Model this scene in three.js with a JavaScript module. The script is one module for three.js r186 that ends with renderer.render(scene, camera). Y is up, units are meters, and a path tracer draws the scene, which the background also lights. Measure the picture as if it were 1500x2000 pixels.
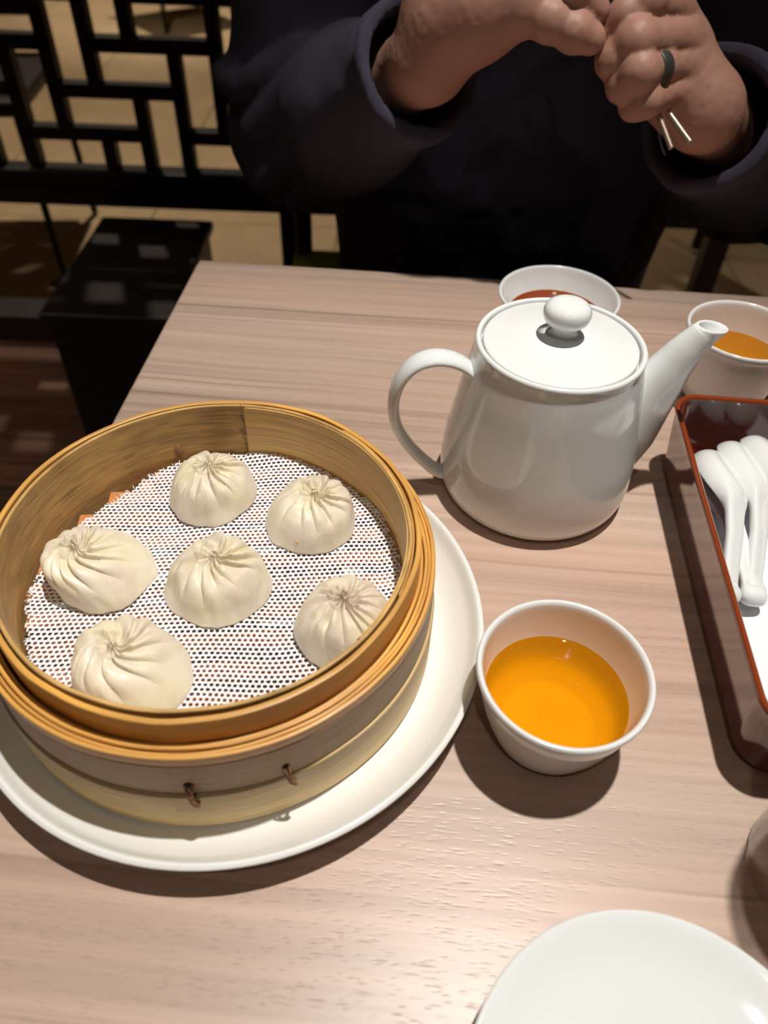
import * as THREE from 'three';
import { mergeGeometries, mergeVertices } from 'three/addons/utils/BufferGeometryUtils.js';
import { RoundedBoxGeometry } from 'three/addons/geometries/RoundedBoxGeometry.js';

// ------------------------------------------------------------------ camera, light, exposure
const scene = new THREE.Scene();
scene.background = new THREE.Color(0x000000);
const FPX = 1470, PITCH = 45.5 * Math.PI / 180, ROLL = 2.2 * Math.PI / 180;
const TABLE = 0.75, EYE = 0.328;                                   // table height; eye above the table
const camera = new THREE.PerspectiveCamera(2 * Math.atan(1000 / FPX) * 180 / Math.PI, 0.75, 0.02, 40);
camera.position.set(0, TABLE + EYE, 0);
camera.rotation.order = 'YXZ';
camera.rotation.set(-PITCH, 0, ROLL);
camera.focus = 0.40;
camera.userData.fStop = 7.5;
scene.add(camera);
camera.updateMatrixWorld(true);

const renderer = new THREE.WebGLRenderer({ antialias: true });
renderer.toneMapping = THREE.LinearToneMapping;
renderer.toneMappingExposure = 1.0;
renderer.shadowMap.enabled = true;
renderer.shadowMap.type = THREE.PCFSoftShadowMap;

const CEIL = 2.85;
// ceiling downlights: x, z, aim x, aim y, aim z, half angle, penumbra, intensity, lens radius in metres, colour
const LAMPS = [
  [0.30, -0.40, -0.01, 0.75, -0.24, 0.31, 0.85, 16.4, 0.03, 0xfffaf3],
  [-0.15, 0.55, -0.05, 0.75, -0.1, 0.50, 0.7, 1.0, 0.03, 0xfffaf3],
  [-0.95, -2.7, -1.0, 0, -2.75, 0.74, 0.8, 15, 0.03, 0xfff0dc],
  [-1.3, -5.0, -1.3, 0, -5.1, 0.5, 0.6, 22, 0.03, 0xfff0dc],
  [0.9, -3.6, 0.9, 0, -3.6, 0.6, 0.8, 2.5, 0.03, 0xffecd4],
  [-2.2, -0.6, -1.9, 0, -0.8, 0.6, 0.8, 9, 0.03, 0xfff0dc],
  [1.9, -0.7, 1.9, 0, -0.7, 0.7, 0.8, 14, 0.03, 0xfff6ea],
];

// ------------------------------------------------------------------ helpers
let seedState = 7;
const rnd = () => { seedState = (seedState + 0x6d2b79f5) | 0; let t = Math.imul(seedState ^ (seedState >>> 15), 1 | seedState); t = (t + Math.imul(t ^ (t >>> 7), 61 | t)) ^ t; return ((t ^ (t >>> 14)) >>> 0) / 4294967296; };
const clamp = (x, a = 0, b = 1) => Math.min(b, Math.max(a, x));
const mix = (a, b, t) => a + (b - a) * t;
const smooth = (a, b, x) => { const t = clamp((x - a) / (b - a)); return t * t * (3 - 2 * t); };
const hash = (x, y, z) => { let h = Math.imul(x, 374761393) + Math.imul(y, 668265263) + Math.imul(z, 2147483647 ^ 0x5bd1e995); h = Math.imul(h ^ (h >>> 13), 1274126177); return ((h ^ (h >>> 16)) >>> 0) / 4294967296; };
function noise(x, y = 0, z = 0) {
  const X = Math.floor(x), Y = Math.floor(y), Z = Math.floor(z); let u = x - X, v = y - Y, w = z - Z;
  u = u * u * (3 - 2 * u); v = v * v * (3 - 2 * v); w = w * w * (3 - 2 * w);
  const a = hash(X, Y, Z), b = hash(X + 1, Y, Z), c = hash(X, Y + 1, Z), d = hash(X + 1, Y + 1, Z), e = hash(X, Y, Z + 1), f = hash(X + 1, Y, Z + 1), g = hash(X, Y + 1, Z + 1), h = hash(X + 1, Y + 1, Z + 1);
  const p = a + (b - a) * u, q = c + (d - c) * u, r = e + (f - e) * u, t = g + (h - g) * u, m = p + (q - p) * v, n = r + (t - r) * v;
  return (m + (n - m) * w) * 2 - 1;
}
const V = (x, y, z) => new THREE.Vector3(x, y, z);
// a photograph pixel gives a direction; where it lands comes from a plane or a distance
function ray(px, py) { return V(px - 750, 1000 - py, -FPX).normalize().applyQuaternion(camera.quaternion); }
function onPlane(px, py, h) { const d = ray(px, py), t = (h - camera.position.y) / d.y; return camera.position.clone().addScaledVector(d, t); }   // h: world height
function onTable(px, py, h = 0) { return onPlane(px, py, TABLE + h); }
function along(px, py, dist) { return camera.position.clone().addScaledVector(ray(px, py), dist); }
function onUpright(px, py, o, n) { const d = ray(px, py), t = o.clone().sub(camera.position).dot(n) / d.dot(n); return camera.position.clone().addScaledVector(d, t); }

const used = {};
function numbered(n) { used[n] = (used[n] ?? -1) + 1; return used[n] ? n + '_' + String(used[n]).padStart(3, '0') : n; }
function tag(o, label, category, group) { o.userData.label = label; o.userData.category = category; if (group) o.userData.group = group; return o; }
function thing(name, label, category, [x, y, z] = [0, 0, 0], turn = 0, group) {
  const o = new THREE.Group(); o.name = numbered(name); scene.add(o); o.position.set(x, y, z); o.rotation.y = turn; return tag(o, label, category, group);
}
function part(name, geo, mat, parent, label) {
  const m = new THREE.Mesh(geo, mat); m.name = parent === scene ? numbered(name) : name; m.castShadow = m.receiveShadow = true; parent.add(m);
  if (label) m.userData.label = label; return m;
}
function struct(name, geo, mat) { const m = part(name, geo, mat, scene); m.userData.kind = 'structure'; return m; }
function box(w, h, d, x = 0, y = 0, z = 0, r = 0) {
  const g = r ? new RoundedBoxGeometry(w, h, d, 2, r) : new THREE.BoxGeometry(w, h, d); g.translate(x, y, z); return metric(g);
}
function metric(g) {                                                // uv in metres from the dominant side of each face
  const p = g.attributes.position, n = g.attributes.normal, uv = new Float32Array(p.count * 2);
  for (let i = 0; i < p.count; i++) {
    const a = Math.abs(n.getX(i)), b = Math.abs(n.getY(i)), c = Math.abs(n.getZ(i));
    const [u, v] = b >= a && b >= c ? [p.getX(i), -p.getZ(i)] : a >= c ? [p.getZ(i), p.getY(i)] : [p.getX(i), p.getY(i)];
    uv[2 * i] = u; uv[2 * i + 1] = v;
  }
  g.setAttribute('uv', new THREE.BufferAttribute(uv, 2)); return g;
}
function curvePts(pts, n) { return new THREE.SplineCurve(pts.map(([a, b]) => new THREE.Vector2(a, b))).getPoints(n); }
function lathe(pts, seg = 96, n = 0) { return new THREE.LatheGeometry(n ? curvePts(pts, n) : pts.map(([a, b]) => new THREE.Vector2(a, b)), seg); }
// closed hoop with softly rounded edges; uv u = metres round the hoop, v = metres along the section
function hoop(r0, r1, y0, y1, { seg = 160, bev = 0.0004, wob = 0, seed = 0, a0 = 0, a1 = Math.PI * 2 } = {}) {
  const b = Math.min(bev, (r1 - r0) / 2.2, (y1 - y0) / 2.2), q = [[r0 + b, y0], [r1 - b, y0], [r1 - b * 0.3, y0 + b * 0.3], [r1, y0 + b], [r1, y1 - b], [r1 - b * 0.3, y1 - b * 0.3], [r1 - b, y1], [r0 + b, y1], [r0 + b * 0.3, y1 - b * 0.3], [r0, y1 - b], [r0, y0 + b], [r0 + b * 0.3, y0 + b * 0.3], [r0 + b, y0]];
  const pos = [], uv = [], idx = [], n = q.length; let len = [0];
  for (let k = 1; k < n; k++) len.push(len[k - 1] + Math.hypot(q[k][0] - q[k - 1][0], q[k][1] - q[k - 1][1]));
  for (let i = 0; i <= seg; i++) {
    const t = a0 + (a1 - a0) * i / seg, c = Math.cos(t), s = Math.sin(t);
    const dr = wob * (noise(c * 2 + 5, s * 2, seed) + 0.4 * noise(c * 7, s * 7, seed + 3)), dy = wob * 0.8 * noise(c * 2.3, s * 2.3, seed + 9);
    q.forEach(([r, y], k) => { const R = r + dr, top = y > (y0 + y1) / 2 ? dy : 0; pos.push(R * s, y + top, R * c); uv.push(t * r1, len[k]); });
  }
  for (let i = 0; i < seg; i++) for (let k = 0; k < n - 1; k++) { const a = i * n + k, b2 = a + n; idx.push(a, b2, a + 1, a + 1, b2, b2 + 1); }
  if (a1 - a0 < Math.PI * 2 - 1e-6) for (const e of [0, seg]) { const m = e * n; for (let k = 1; k < n - 2; k++) e ? idx.push(m, m + k + 1, m + k) : idx.push(m, m + k, m + k + 1); }
  const g = new THREE.BufferGeometry(); g.setAttribute('position', new THREE.Float32BufferAttribute(pos, 3)); g.setAttribute('uv', new THREE.Float32BufferAttribute(uv, 2)); g.setIndex(idx); g.computeVertexNormals();
  // flip if inward
  const p = g.attributes.position, N = g.attributes.normal; if (p.getX(4) * N.getX(4) + p.getZ(4) * N.getZ(4) < 0) { for (let i = 0; i < idx.length; i += 3) [idx[i + 1], idx[i + 2]] = [idx[i + 2], idx[i + 1]]; g.setIndex(idx); g.computeVertexNormals(); }
  return g;
}
// tube along points with own radii and an elliptic section (w across the plane normal `side`, t in the plane)
function sweep(pts, radii, side, seg = 20, caps = true) {
  const P = [], n = pts.length, idx = [];
  for (let i = 0; i < n; i++) {
    const T = pts[Math.min(i + 1, n - 1)].clone().sub(pts[Math.max(i - 1, 0)]).normalize();
    let S = side ? side.clone() : Math.abs(T.y) < 0.9 ? V(0, 1, 0) : V(1, 0, 0); S.addScaledVector(T, -S.dot(T)).normalize();
    const B = T.clone().cross(S), [a, b] = Array.isArray(radii[i]) ? radii[i] : [radii[i], radii[i]];
    for (let k = 0; k < seg; k++) { const t = k / seg * Math.PI * 2; const p = pts[i].clone().addScaledVector(S, a * Math.cos(t)).addScaledVector(B, b * Math.sin(t)); P.push(p.x, p.y, p.z); }
  }
  for (let i = 0; i < n - 1; i++) for (let k = 0; k < seg; k++) { const a = i * seg + k, b = i * seg + (k + 1) % seg; idx.push(a, b, a + seg, b, b + seg, a + seg); }
  if (caps) for (const e of [0, n - 1]) { const c = P.length / 3; P.push(pts[e].x, pts[e].y, pts[e].z); for (let k = 0; k < seg; k++) { const a = e * seg + k, b = e * seg + (k + 1) % seg; e ? idx.push(a, b, c) : idx.push(b, a, c); } }
  const g = new THREE.BufferGeometry(); g.setAttribute('position', new THREE.Float32BufferAttribute(P, 3)); g.setIndex(idx); g.computeVertexNormals();
  g.setAttribute('uv', new THREE.Float32BufferAttribute(new Float32Array(P.length / 3 * 2), 2)); return g;
}
const spline = (pts, n) => new THREE.CatmullRomCurve3(pts, false, 'centripetal').getPoints(n);
// smooth solids from a distance field
function nets(fn, lo, hi, cell) {
  const nx = Math.ceil((hi[0] - lo[0]) / cell) + 1, ny = Math.ceil((hi[1] - lo[1]) / cell) + 1, nz = Math.ceil((hi[2] - lo[2]) / cell) + 1;
  const f = new Float32Array(nx * ny * nz), id = new Int32Array(nx * ny * nz).fill(-1), at = (i, j, k) => (k * ny + j) * nx + i;
  const B = 6, far = cell * B * 0.87 * 1.6 + 0.006;                 // blocks far from the surface are filled with the value at their middle
  for (let k0 = 0; k0 < nz; k0 += B) for (let j0 = 0; j0 < ny; j0 += B) for (let i0 = 0; i0 < nx; i0 += B) {
    const h = (B - 1) / 2, m = fn(lo[0] + (i0 + h) * cell, lo[1] + (j0 + h) * cell, lo[2] + (k0 + h) * cell), skip = Math.abs(m) > far;
    for (let k = k0; k < Math.min(nz, k0 + B); k++) for (let j = j0; j < Math.min(ny, j0 + B); j++) for (let i = i0; i < Math.min(nx, i0 + B); i++) f[at(i, j, k)] = skip ? m : fn(lo[0] + i * cell, lo[1] + j * cell, lo[2] + k * cell);
  }
  const P = [], idx = [];
  for (let k = 0; k < nz - 1; k++) for (let j = 0; j < ny - 1; j++) for (let i = 0; i < nx - 1; i++) {
    const o = at(i, j, k), first = f[o] < 0, o2 = o + nx * ny;
    if ((f[o + 1] < 0) === first && (f[o + nx] < 0) === first && (f[o + nx + 1] < 0) === first && (f[o2] < 0) === first && (f[o2 + 1] < 0) === first && (f[o2 + nx] < 0) === first && (f[o2 + nx + 1] < 0) === first) continue;
    let sx = 0, sy = 0, sz = 0, c = 0; const q = [f[o], f[o + 1], f[o + nx], f[o + nx + 1], f[o2], f[o2 + 1], f[o2 + nx], f[o2 + nx + 1]];
    for (let b = 0; b < 8; b++) for (const e of [1, 2, 4]) if (!(b & e) && (q[b] < 0) !== (q[b | e] < 0)) {
      const t = q[b] / (q[b] - q[b | e]); sx += (b & 1) + (e === 1 ? t : 0); sy += (b >> 1 & 1) + (e === 2 ? t : 0); sz += (b >> 2) + (e === 4 ? t : 0); c++;
    }
    id[at(i, j, k)] = P.length / 3; P.push(lo[0] + (i + sx / c) * cell, lo[1] + (j + sy / c) * cell, lo[2] + (k + sz / c) * cell);
  }
  const quad = (a, b, c, d, flip) => { if (a < 0 || b < 0 || c < 0 || d < 0) return; flip ? idx.push(a, c, b, a, d, c) : idx.push(a, b, c, a, c, d); };
  for (let k = 1; k < nz - 1; k++) for (let j = 1; j < ny - 1; j++) for (let i = 1; i < nx - 1; i++) {
    const s = f[at(i, j, k)] < 0;
    if (s !== f[at(i + 1, j, k)] < 0) quad(id[at(i, j - 1, k - 1)], id[at(i, j, k - 1)], id[at(i, j, k)], id[at(i, j - 1, k)], !s);
    if (s !== f[at(i, j + 1, k)] < 0) quad(id[at(i - 1, j, k - 1)], id[at(i - 1, j, k)], id[at(i, j, k)], id[at(i, j, k - 1)], !s);
    if (s !== f[at(i, j, k + 1)] < 0) quad(id[at(i - 1, j - 1, k)], id[at(i, j - 1, k)], id[at(i, j, k)], id[at(i - 1, j, k)], !s);
  }
  const g = new THREE.BufferGeometry(); g.setAttribute('position', new THREE.Float32BufferAttribute(P, 3)); g.setIndex(idx);
  const e = cell * 0.5, N = new Float32Array(P.length);
  for (let i = 0; i < P.length; i += 3) { const x = P[i], y = P[i + 1], z = P[i + 2]; let a = fn(x + e, y, z) - fn(x - e, y, z), b = fn(x, y + e, z) - fn(x, y - e, z), c = fn(x, y, z + e) - fn(x, y, z - e); const l = Math.hypot(a, b, c) || 1; N[i] = a / l; N[i + 1] = b / l; N[i + 2] = c / l; }
  g.setAttribute('normal', new THREE.BufferAttribute(N, 3));
  g.setAttribute('uv', new THREE.Float32BufferAttribute(new Float32Array(P.length / 3 * 2), 2));
  return g;
}
const smin = (a, b, k) => { const h = Math.max(k - Math.abs(a - b), 0) / k; return Math.min(a, b) - h * h * k * 0.25; };
const smax = (a, b, k) => -smin(-a, -b, k);
function cone(a, b, ra, rb) {                                       // tapered capsule distance
  const bx = b.x - a.x, by = b.y - a.y, bz = b.z - a.z, l = bx * bx + by * by + bz * bz || 1e-9, ax = a.x, ay = a.y, az = a.z;
  return (x, y, z) => { const px = x - ax, py = y - ay, pz = z - az, h = clamp((px * bx + py * by + pz * bz) / l); return Math.hypot(px - bx * h, py - by * h, pz - bz * h) - (ra + (rb - ra) * h); };
}
function chain(list) { const s = []; for (let i = 0; i < list.length - 1; i++) s.push(cone(list[i][0], list[i + 1][0], list[i][1], list[i + 1][1])); return s; }

// ------------------------------------------------------------------ textures
function tex(w, h, fn, { srgb = true, rx = 1, ry = 1 } = {}) {
  const d = new Uint8Array(w * h * 4);
  for (let y = 0; y < h; y++) for (let x = 0; x < w; x++) { const c = fn(x, y), i = (y * w + x) * 4; for (let k = 0; k < 3; k++) d[i + k] = clamp(c[k], 0, 255); d[i + 3] = 255; }
  const t = new THREE.DataTexture(d, w, h); t.wrapS = t.wrapT = THREE.RepeatWrapping; t.magFilter = THREE.LinearFilter; t.minFilter = THREE.LinearMipmapLinearFilter; t.generateMipmaps = true;
  if (srgb) t.colorSpace = THREE.SRGBColorSpace; t.repeat.set(rx, ry); t.needsUpdate = true; return t;
}
// laminate: long fine grain, thin dark lines, short pores; 1.1 m along the grain, 0.75 m across
const LW = 1024, LH = 2048, pores = new Float32Array(LW * LH);
for (let k = 0; k < 60000; k++) {
  const x0 = Math.floor(rnd() * LW), y0 = Math.floor(rnd() * LH), l = 2 + Math.floor(rnd() * rnd() * 9), s = 0.25 + 0.6 * rnd();
  if (noise(x0 / LW * 6, y0 / LH * 26, 4) < -0.25) continue;
  for (let i = 0; i < l; i++) pores[((y0 + Math.floor(i * 0.05)) % LH) * LW + (x0 + i) % LW] = s * Math.sin(Math.PI * (i + 0.5) / l);
}
const grainCache = new Array(LW * LH);
function grainAt(x, y) { return grainCache[y * LW + x] ??= grainOf(x, y); }
function grainOf(x, y) {
  const u = x / LW * 1.1, v = y / LH * 0.75, warp = 0.006 * noise(u * 3.1, v * 5, 2) + 0.0012 * noise(u * 14, v * 30, 8), w = v + warp;
  const broad = noise(u * 1.3, w * 30, 11), mid = noise(u * 2.2, w * 95, 17), fine = noise(u * 5, w * 330, 23), hair = noise(u * 14, w * 900, 29);
  const dark = smooth(0.40, 0.72, noise(u * 1.8, w * 300, 31)) * clamp(0.55 + 0.9 * noise(u * 3, w * 28, 37)) + 0.5 * smooth(0.45, 0.75, noise(u * 1.5, w * 120, 33)) * clamp(0.4 + noise(u * 4, w * 20, 39));
  return { t: 0.45 * broad + 0.55 * mid + 0.5 * fine + 0.25 * hair, dark };
}
const laminateMap = tex(LW, LH, (x, y) => {
  const { t, dark } = grainAt(x, y), p = pores[y * LW + x], k = 1 + 0.080 * t - 0.17 * dark - 0.12 * p, pink = noise(x / LW * 3, y / LH * 16, 41);
  return [183 * k + 2 * pink, 157 * k - 2.5 * pink - 2 * dark, 140 * k - 3.5 * pink - 3 * dark];
}, { rx: 1 / 1.1, ry: 1 / 0.75 });
const laminateBump = tex(LW, LH, (x, y) => { const { t } = grainAt(x, y), g = 150 + 22 * t - 120 * pores[y * LW + x]; return [g, g, g]; }, { srgb: false, rx: 1 / 1.1, ry: 1 / 0.75 });
// bamboo strip: fibres run along u; 0.3 m by 0.05 m
function bambooTex(base, amp, seed, reddish = 0.2) {
  return tex(512, 512, (x, y) => {
    const u = x / 512, v = y / 512, per = (a) => noise(4 + 1.6 * Math.cos(u * 6.2832), v * a + seed, 1.6 * Math.sin(u * 6.2832) + seed);
    const f = 0.5 * per(40) + 0.6 * per(110) + 0.55 * per(240), d = smooth(0.25, 0.75, per(150)) * (0.45 + 0.5 * per(9)), q = per(3), k = 1 + amp * (f - 1.5 * d) + 0.05 * q;
    return [base[0] * k, base[1] * (k - reddish * 0.12 * d), base[2] * (k - 0.08 * f - reddish * 0.25 * d)];
  }, { rx: 1 / 0.3, ry: 1 / 0.05 });
}
const fibreBump = tex(256, 512, (x, y) => { const u = x / 256, g = 128 + 70 * noise(3 + Math.cos(u * 6.2832), y * 0.42, 3 + Math.sin(u * 6.2832)) + 45 * noise(8 + Math.cos(u * 6.2832), y * 0.13, 5 + Math.sin(u * 6.2832)); return [g, g, g]; }, { srgb: false, rx: 1 / 0.3, ry: 1 / 0.05 });
const speckBump = tex(512, 512, (x, y) => { const g = 128 + 60 * noise(x * 0.33, y * 0.33, 1) + 50 * noise(x * 0.09, y * 0.09, 2); return [g, g, g]; }, { srgb: false });
// plain woven cloth: fine knit
const knitBump = tex(256, 256, (x, y) => { const g = 128 + 60 * Math.sin(x * Math.PI / 4) * Math.sin(y * Math.PI / 4) + 40 * noise(x * 0.4, y * 0.4, 6); return [g, g, g]; }, { srgb: false, rx: 40, ry: 40 });
const paperBump = tex(256, 256, (x, y) => { const g = 128 + 50 * Math.sin((x + y) * Math.PI / 8) + 35 * noise(x * 0.5, y * 0.5, 6); return [g, g, g]; }, { srgb: false, rx: 28, ry: 28 });
const tileMap = tex(256, 256, (x, y) => { const n = noise(x * 0.03, y * 0.03, 7) * 5 + noise(x * 0.2, y * 0.2, 9) * 3; return [178 + n, 153 + n, 118 + n]; }, { rx: 1 / 0.6, ry: 1 / 0.6 });
const plankMap = tex(512, 256, (x, y) => { const n = noise(x * 0.008, y * 0.12, 3) * 0.18 + noise(x * 0.03, y * 0.5, 5) * 0.12; return [98 * (1 + n), 66 * (1 + n), 50 * (1 + n)]; }, { rx: 1 / 1.2, ry: 1 / 0.3 });
const darkWoodMap = tex(256, 256, (x, y) => { const n = noise(x * 0.02, y * 0.3, 3) * 0.25; return [40 * (1 + n), 32 * (1 + n), 31 * (1 + n)]; }, { rx: 1 / 0.5, ry: 1 / 0.15 });

// ------------------------------------------------------------------ materials
const std = (o) => new THREE.MeshStandardMaterial(o), phy = (o) => new THREE.MeshPhysicalMaterial(o);
const M = {
  laminate: phy({ map: laminateMap, bumpMap: laminateBump, bumpScale: 0.00022, roughness: 0.37 }),
  edge: std({ color: 0x8d7765, roughness: 0.6 }),
  iron: std({ color: 0x1b1a1a, roughness: 0.5, metalness: 0.6 }),
  porcelain: phy({ color: new THREE.Color(0.80, 0.82, 0.81), roughness: 0.10, clearcoat: 0.4, clearcoatRoughness: 0.05 }),
  cream: phy({ color: new THREE.Color(0.80, 0.795, 0.76), roughness: 0.22, clearcoat: 0.3, clearcoatRoughness: 0.1 }),
  cup: phy({ color: new THREE.Color(0.80, 0.795, 0.775), roughness: 0.12, clearcoat: 0.4, clearcoatRoughness: 0.06 }),
  cupWet: phy({ color: new THREE.Color(0.80, 0.795, 0.775), roughness: 0.6, specularIntensity: 0 }),
  tea: phy({ color: new THREE.Color(0.91, 0.545, 0.06), transmission: 1, thickness: 0, roughness: 0.0, ior: 1.33 }),
  sauce: phy({ color: new THREE.Color(0.60, 0.22, 0.02), transmission: 1, thickness: 0, roughness: 0.0, ior: 1.34 }),
  bambooIn: std({ map: bambooTex([203, 163, 98], 0.13, 3), bumpMap: fibreBump, bumpScale: 0.0002, roughness: 0.5 }),
  bambooRim: phy({ map: bambooTex([214, 160, 82], 0.14, 13, 0.6), bumpMap: fibreBump, bumpScale: 0.0003, roughness: 0.38, clearcoat: 0.25, clearcoatRoughness: 0.3 }),
  bambooOut: std({ map: bambooTex([176, 147, 112], 0.11, 23), bumpMap: fibreBump, bumpScale: 0.0002, roughness: 0.5 }),
  bambooLow: std({ map: bambooTex([206, 177, 126], 0.11, 33), bumpMap: fibreBump, bumpScale: 0.0002, roughness: 0.5 }),
  slat: std({ map: bambooTex([196, 128, 74], 0.16, 43, 0.6), roughness: 0.45 }),
  cane: std({ color: 0x8a6142, roughness: 0.7 }),
  hole: std({ color: 0x1d120c, roughness: 0.9 }),  // near-black colour stands for the shade inside a tie opening
  net: std({ color: new THREE.Color(0.80, 0.80, 0.83), roughness: 0.75 }),
  dough: phy({ color: 0xffffff, vertexColors: true, roughness: 0.42, bumpMap: speckBump, bumpScale: 0.00022, clearcoat: 0.35, clearcoatRoughness: 0.3, sheen: 0 }),
  tray: phy({ color: new THREE.Color(0.075, 0.016, 0.010), roughness: 0.12, clearcoat: 0.6, clearcoatRoughness: 0.05 }),
  trayRed: phy({ color: new THREE.Color(0.23, 0.042, 0.010), roughness: 0.18, clearcoat: 0.6, clearcoatRoughness: 0.06 }),
  trayBottom: phy({ color: new THREE.Color(0.50, 0.05, 0.012), roughness: 0.25 }),
  napkin: std({ color: new THREE.Color(0.84, 0.85, 0.88), bumpMap: paperBump, bumpScale: 0.0005, roughness: 0.9 }),
  glass: phy({ color: 0xffffff, transmission: 1, thickness: 0, roughness: 0.0, ior: 1.5 }),
  milkTea: phy({ color: new THREE.Color(0.66, 0.42, 0.17), roughness: 1, transmission: 0.5, thickness: 0 }),
  skin: phy({ color: new THREE.Color(0.42, 0.215, 0.155), roughness: 0.55 }),
  hoodie: phy({ color: new THREE.Color(0.046, 0.041, 0.066), bumpMap: knitBump, bumpScale: 0.0004, roughness: 0.95, sheen: 0.8, sheenColor: new THREE.Color(0.10, 0.09, 0.14), sheenRoughness: 0.5 }),
  trousers: std({ color: new THREE.Color(0.012, 0.012, 0.018), roughness: 0.95 }),
  hair: std({ color: new THREE.Color(0.03, 0.018, 0.010), roughness: 0.7 }),
  shoe: std({ color: 0x111111, roughness: 0.6 }),
  bandRing: std({ color: 0x4a4a44, roughness: 0.45, metalness: 0.35 }),
  steel: std({ color: 0xb9a894, roughness: 0.35, metalness: 0.7 }),
  device: phy({ color: 0x08080a, roughness: 0.25, clearcoat: 0.5 }),
  darkWood: phy({ map: darkWoodMap, roughness: 0.45 }),
  tile: std({ map: tileMap, roughness: 0.5 }),
  grout: std({ color: 0x6f614b, roughness: 0.9 }),
  plank: std({ map: plankMap, roughness: 0.5 }),
  plankB: std({ map: plankMap, color: 0xd8cdc8, roughness: 0.5 }),
  wall: std({ color: 0xb3a28a, roughness: 0.9 }),
  ceiling: std({ color: 0xd8d2c8, roughness: 0.9 }),
  trim: std({ color: 0xdcdcd8, roughness: 0.5 }),
  glow: std({ color: 0x222222, emissive: 0xfff0dc, emissiveIntensity: 9, roughness: 0.5 }),
  green: std({ color: 0x9fb52c, roughness: 0.8 }),
};

// ------------------------------------------------------------------ room
{
  const f = struct('floor', box(10, 0.1, 11.4, -0.5, -0.056, -2.3), M.grout);
  const tg = box(0.596, 0.012, 0.596, 0, 0, 0, 0.002);
  for (let i = -7; i <= 5; i++) for (let j = 0; j < 9; j++) { const t = part('tile', tg, M.tile, f); t.position.set(i * 0.6 + 0.12, -0.006, -2.02 - j * 0.6); t.rotation.y = (hash(i + 20, j, 3) > 0.5 ? Math.PI : 0); }
  const pg = box(1.2, 0.012, 0.148, 0, 0, 0, 0.0015);
  for (let j = 0; j < 15; j++) for (let i = 0; i < 4; i++) { const p = part('plank', pg, hash(i, j, 1) > 0.5 ? M.plank : M.plankB, f); p.position.set(-2.9 + i * 1.203 + (j % 3) * 0.4, -0.006, -1.62 + j * 0.151); }
  struct('ceiling', box(10, 0.1, 11.4, -0.5, CEIL + 0.05, -2.3), M.ceiling);
  struct('wall_back', box(10, CEIL, 0.1, -0.5, CEIL / 2, -7.95), M.wall);
  struct('wall_front', box(10, CEIL, 0.1, -0.5, CEIL / 2, 3.35), M.wall);
  struct('wall_left', box(0.1, CEIL, 11.4, -5.45, CEIL / 2, -2.3), M.wall);
  struct('wall_right', box(0.1, CEIL, 11.4, 4.45, CEIL / 2, -2.3), M.wall);
}
const lampLabels = ['recessed ceiling downlight above the dining table', 'recessed ceiling downlight above the near side of the table', 'recessed ceiling downlight over the tiled walkway behind the lattice', 'recessed ceiling downlight far down the tiled walkway', 'recessed ceiling downlight over the dim walkway behind the diner', 'recessed ceiling downlight over the plank floor', 'recessed ceiling downlight over the aisle beside the tray'];
LAMPS.forEach(([x, z, ax, ay, az, ang, pen, I, rad, col], i) => {
  const t = thing('ceiling_downlight', lampLabels[i], 'light', [x, CEIL, z], 0, 'ceiling downlights');
  part('trim_ring', lathe([[0.040, -0.001], [0.041, -0.010], [0.056, -0.008], [0.058, -0.001]], 40), M.trim, t);
  part('lens', lathe([[0, -0.004], [0.040, -0.004], [0.040, -0.001], [0, -0.001]], 32), M.glow, t);
  const s = new THREE.SpotLight(col, I, 0, ang, pen, 2); s.name = 'downlight_beam'; s.position.set(0, -0.02, 0); s.castShadow = true; s.shadow.radius = rad / 0.02; s.shadow.mapSize.set(2048, 2048); s.shadow.bias = -0.0004; t.add(s);
  s.target.position.set(ax - x, ay - CEIL, az - z); t.add(s.target);
});

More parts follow.
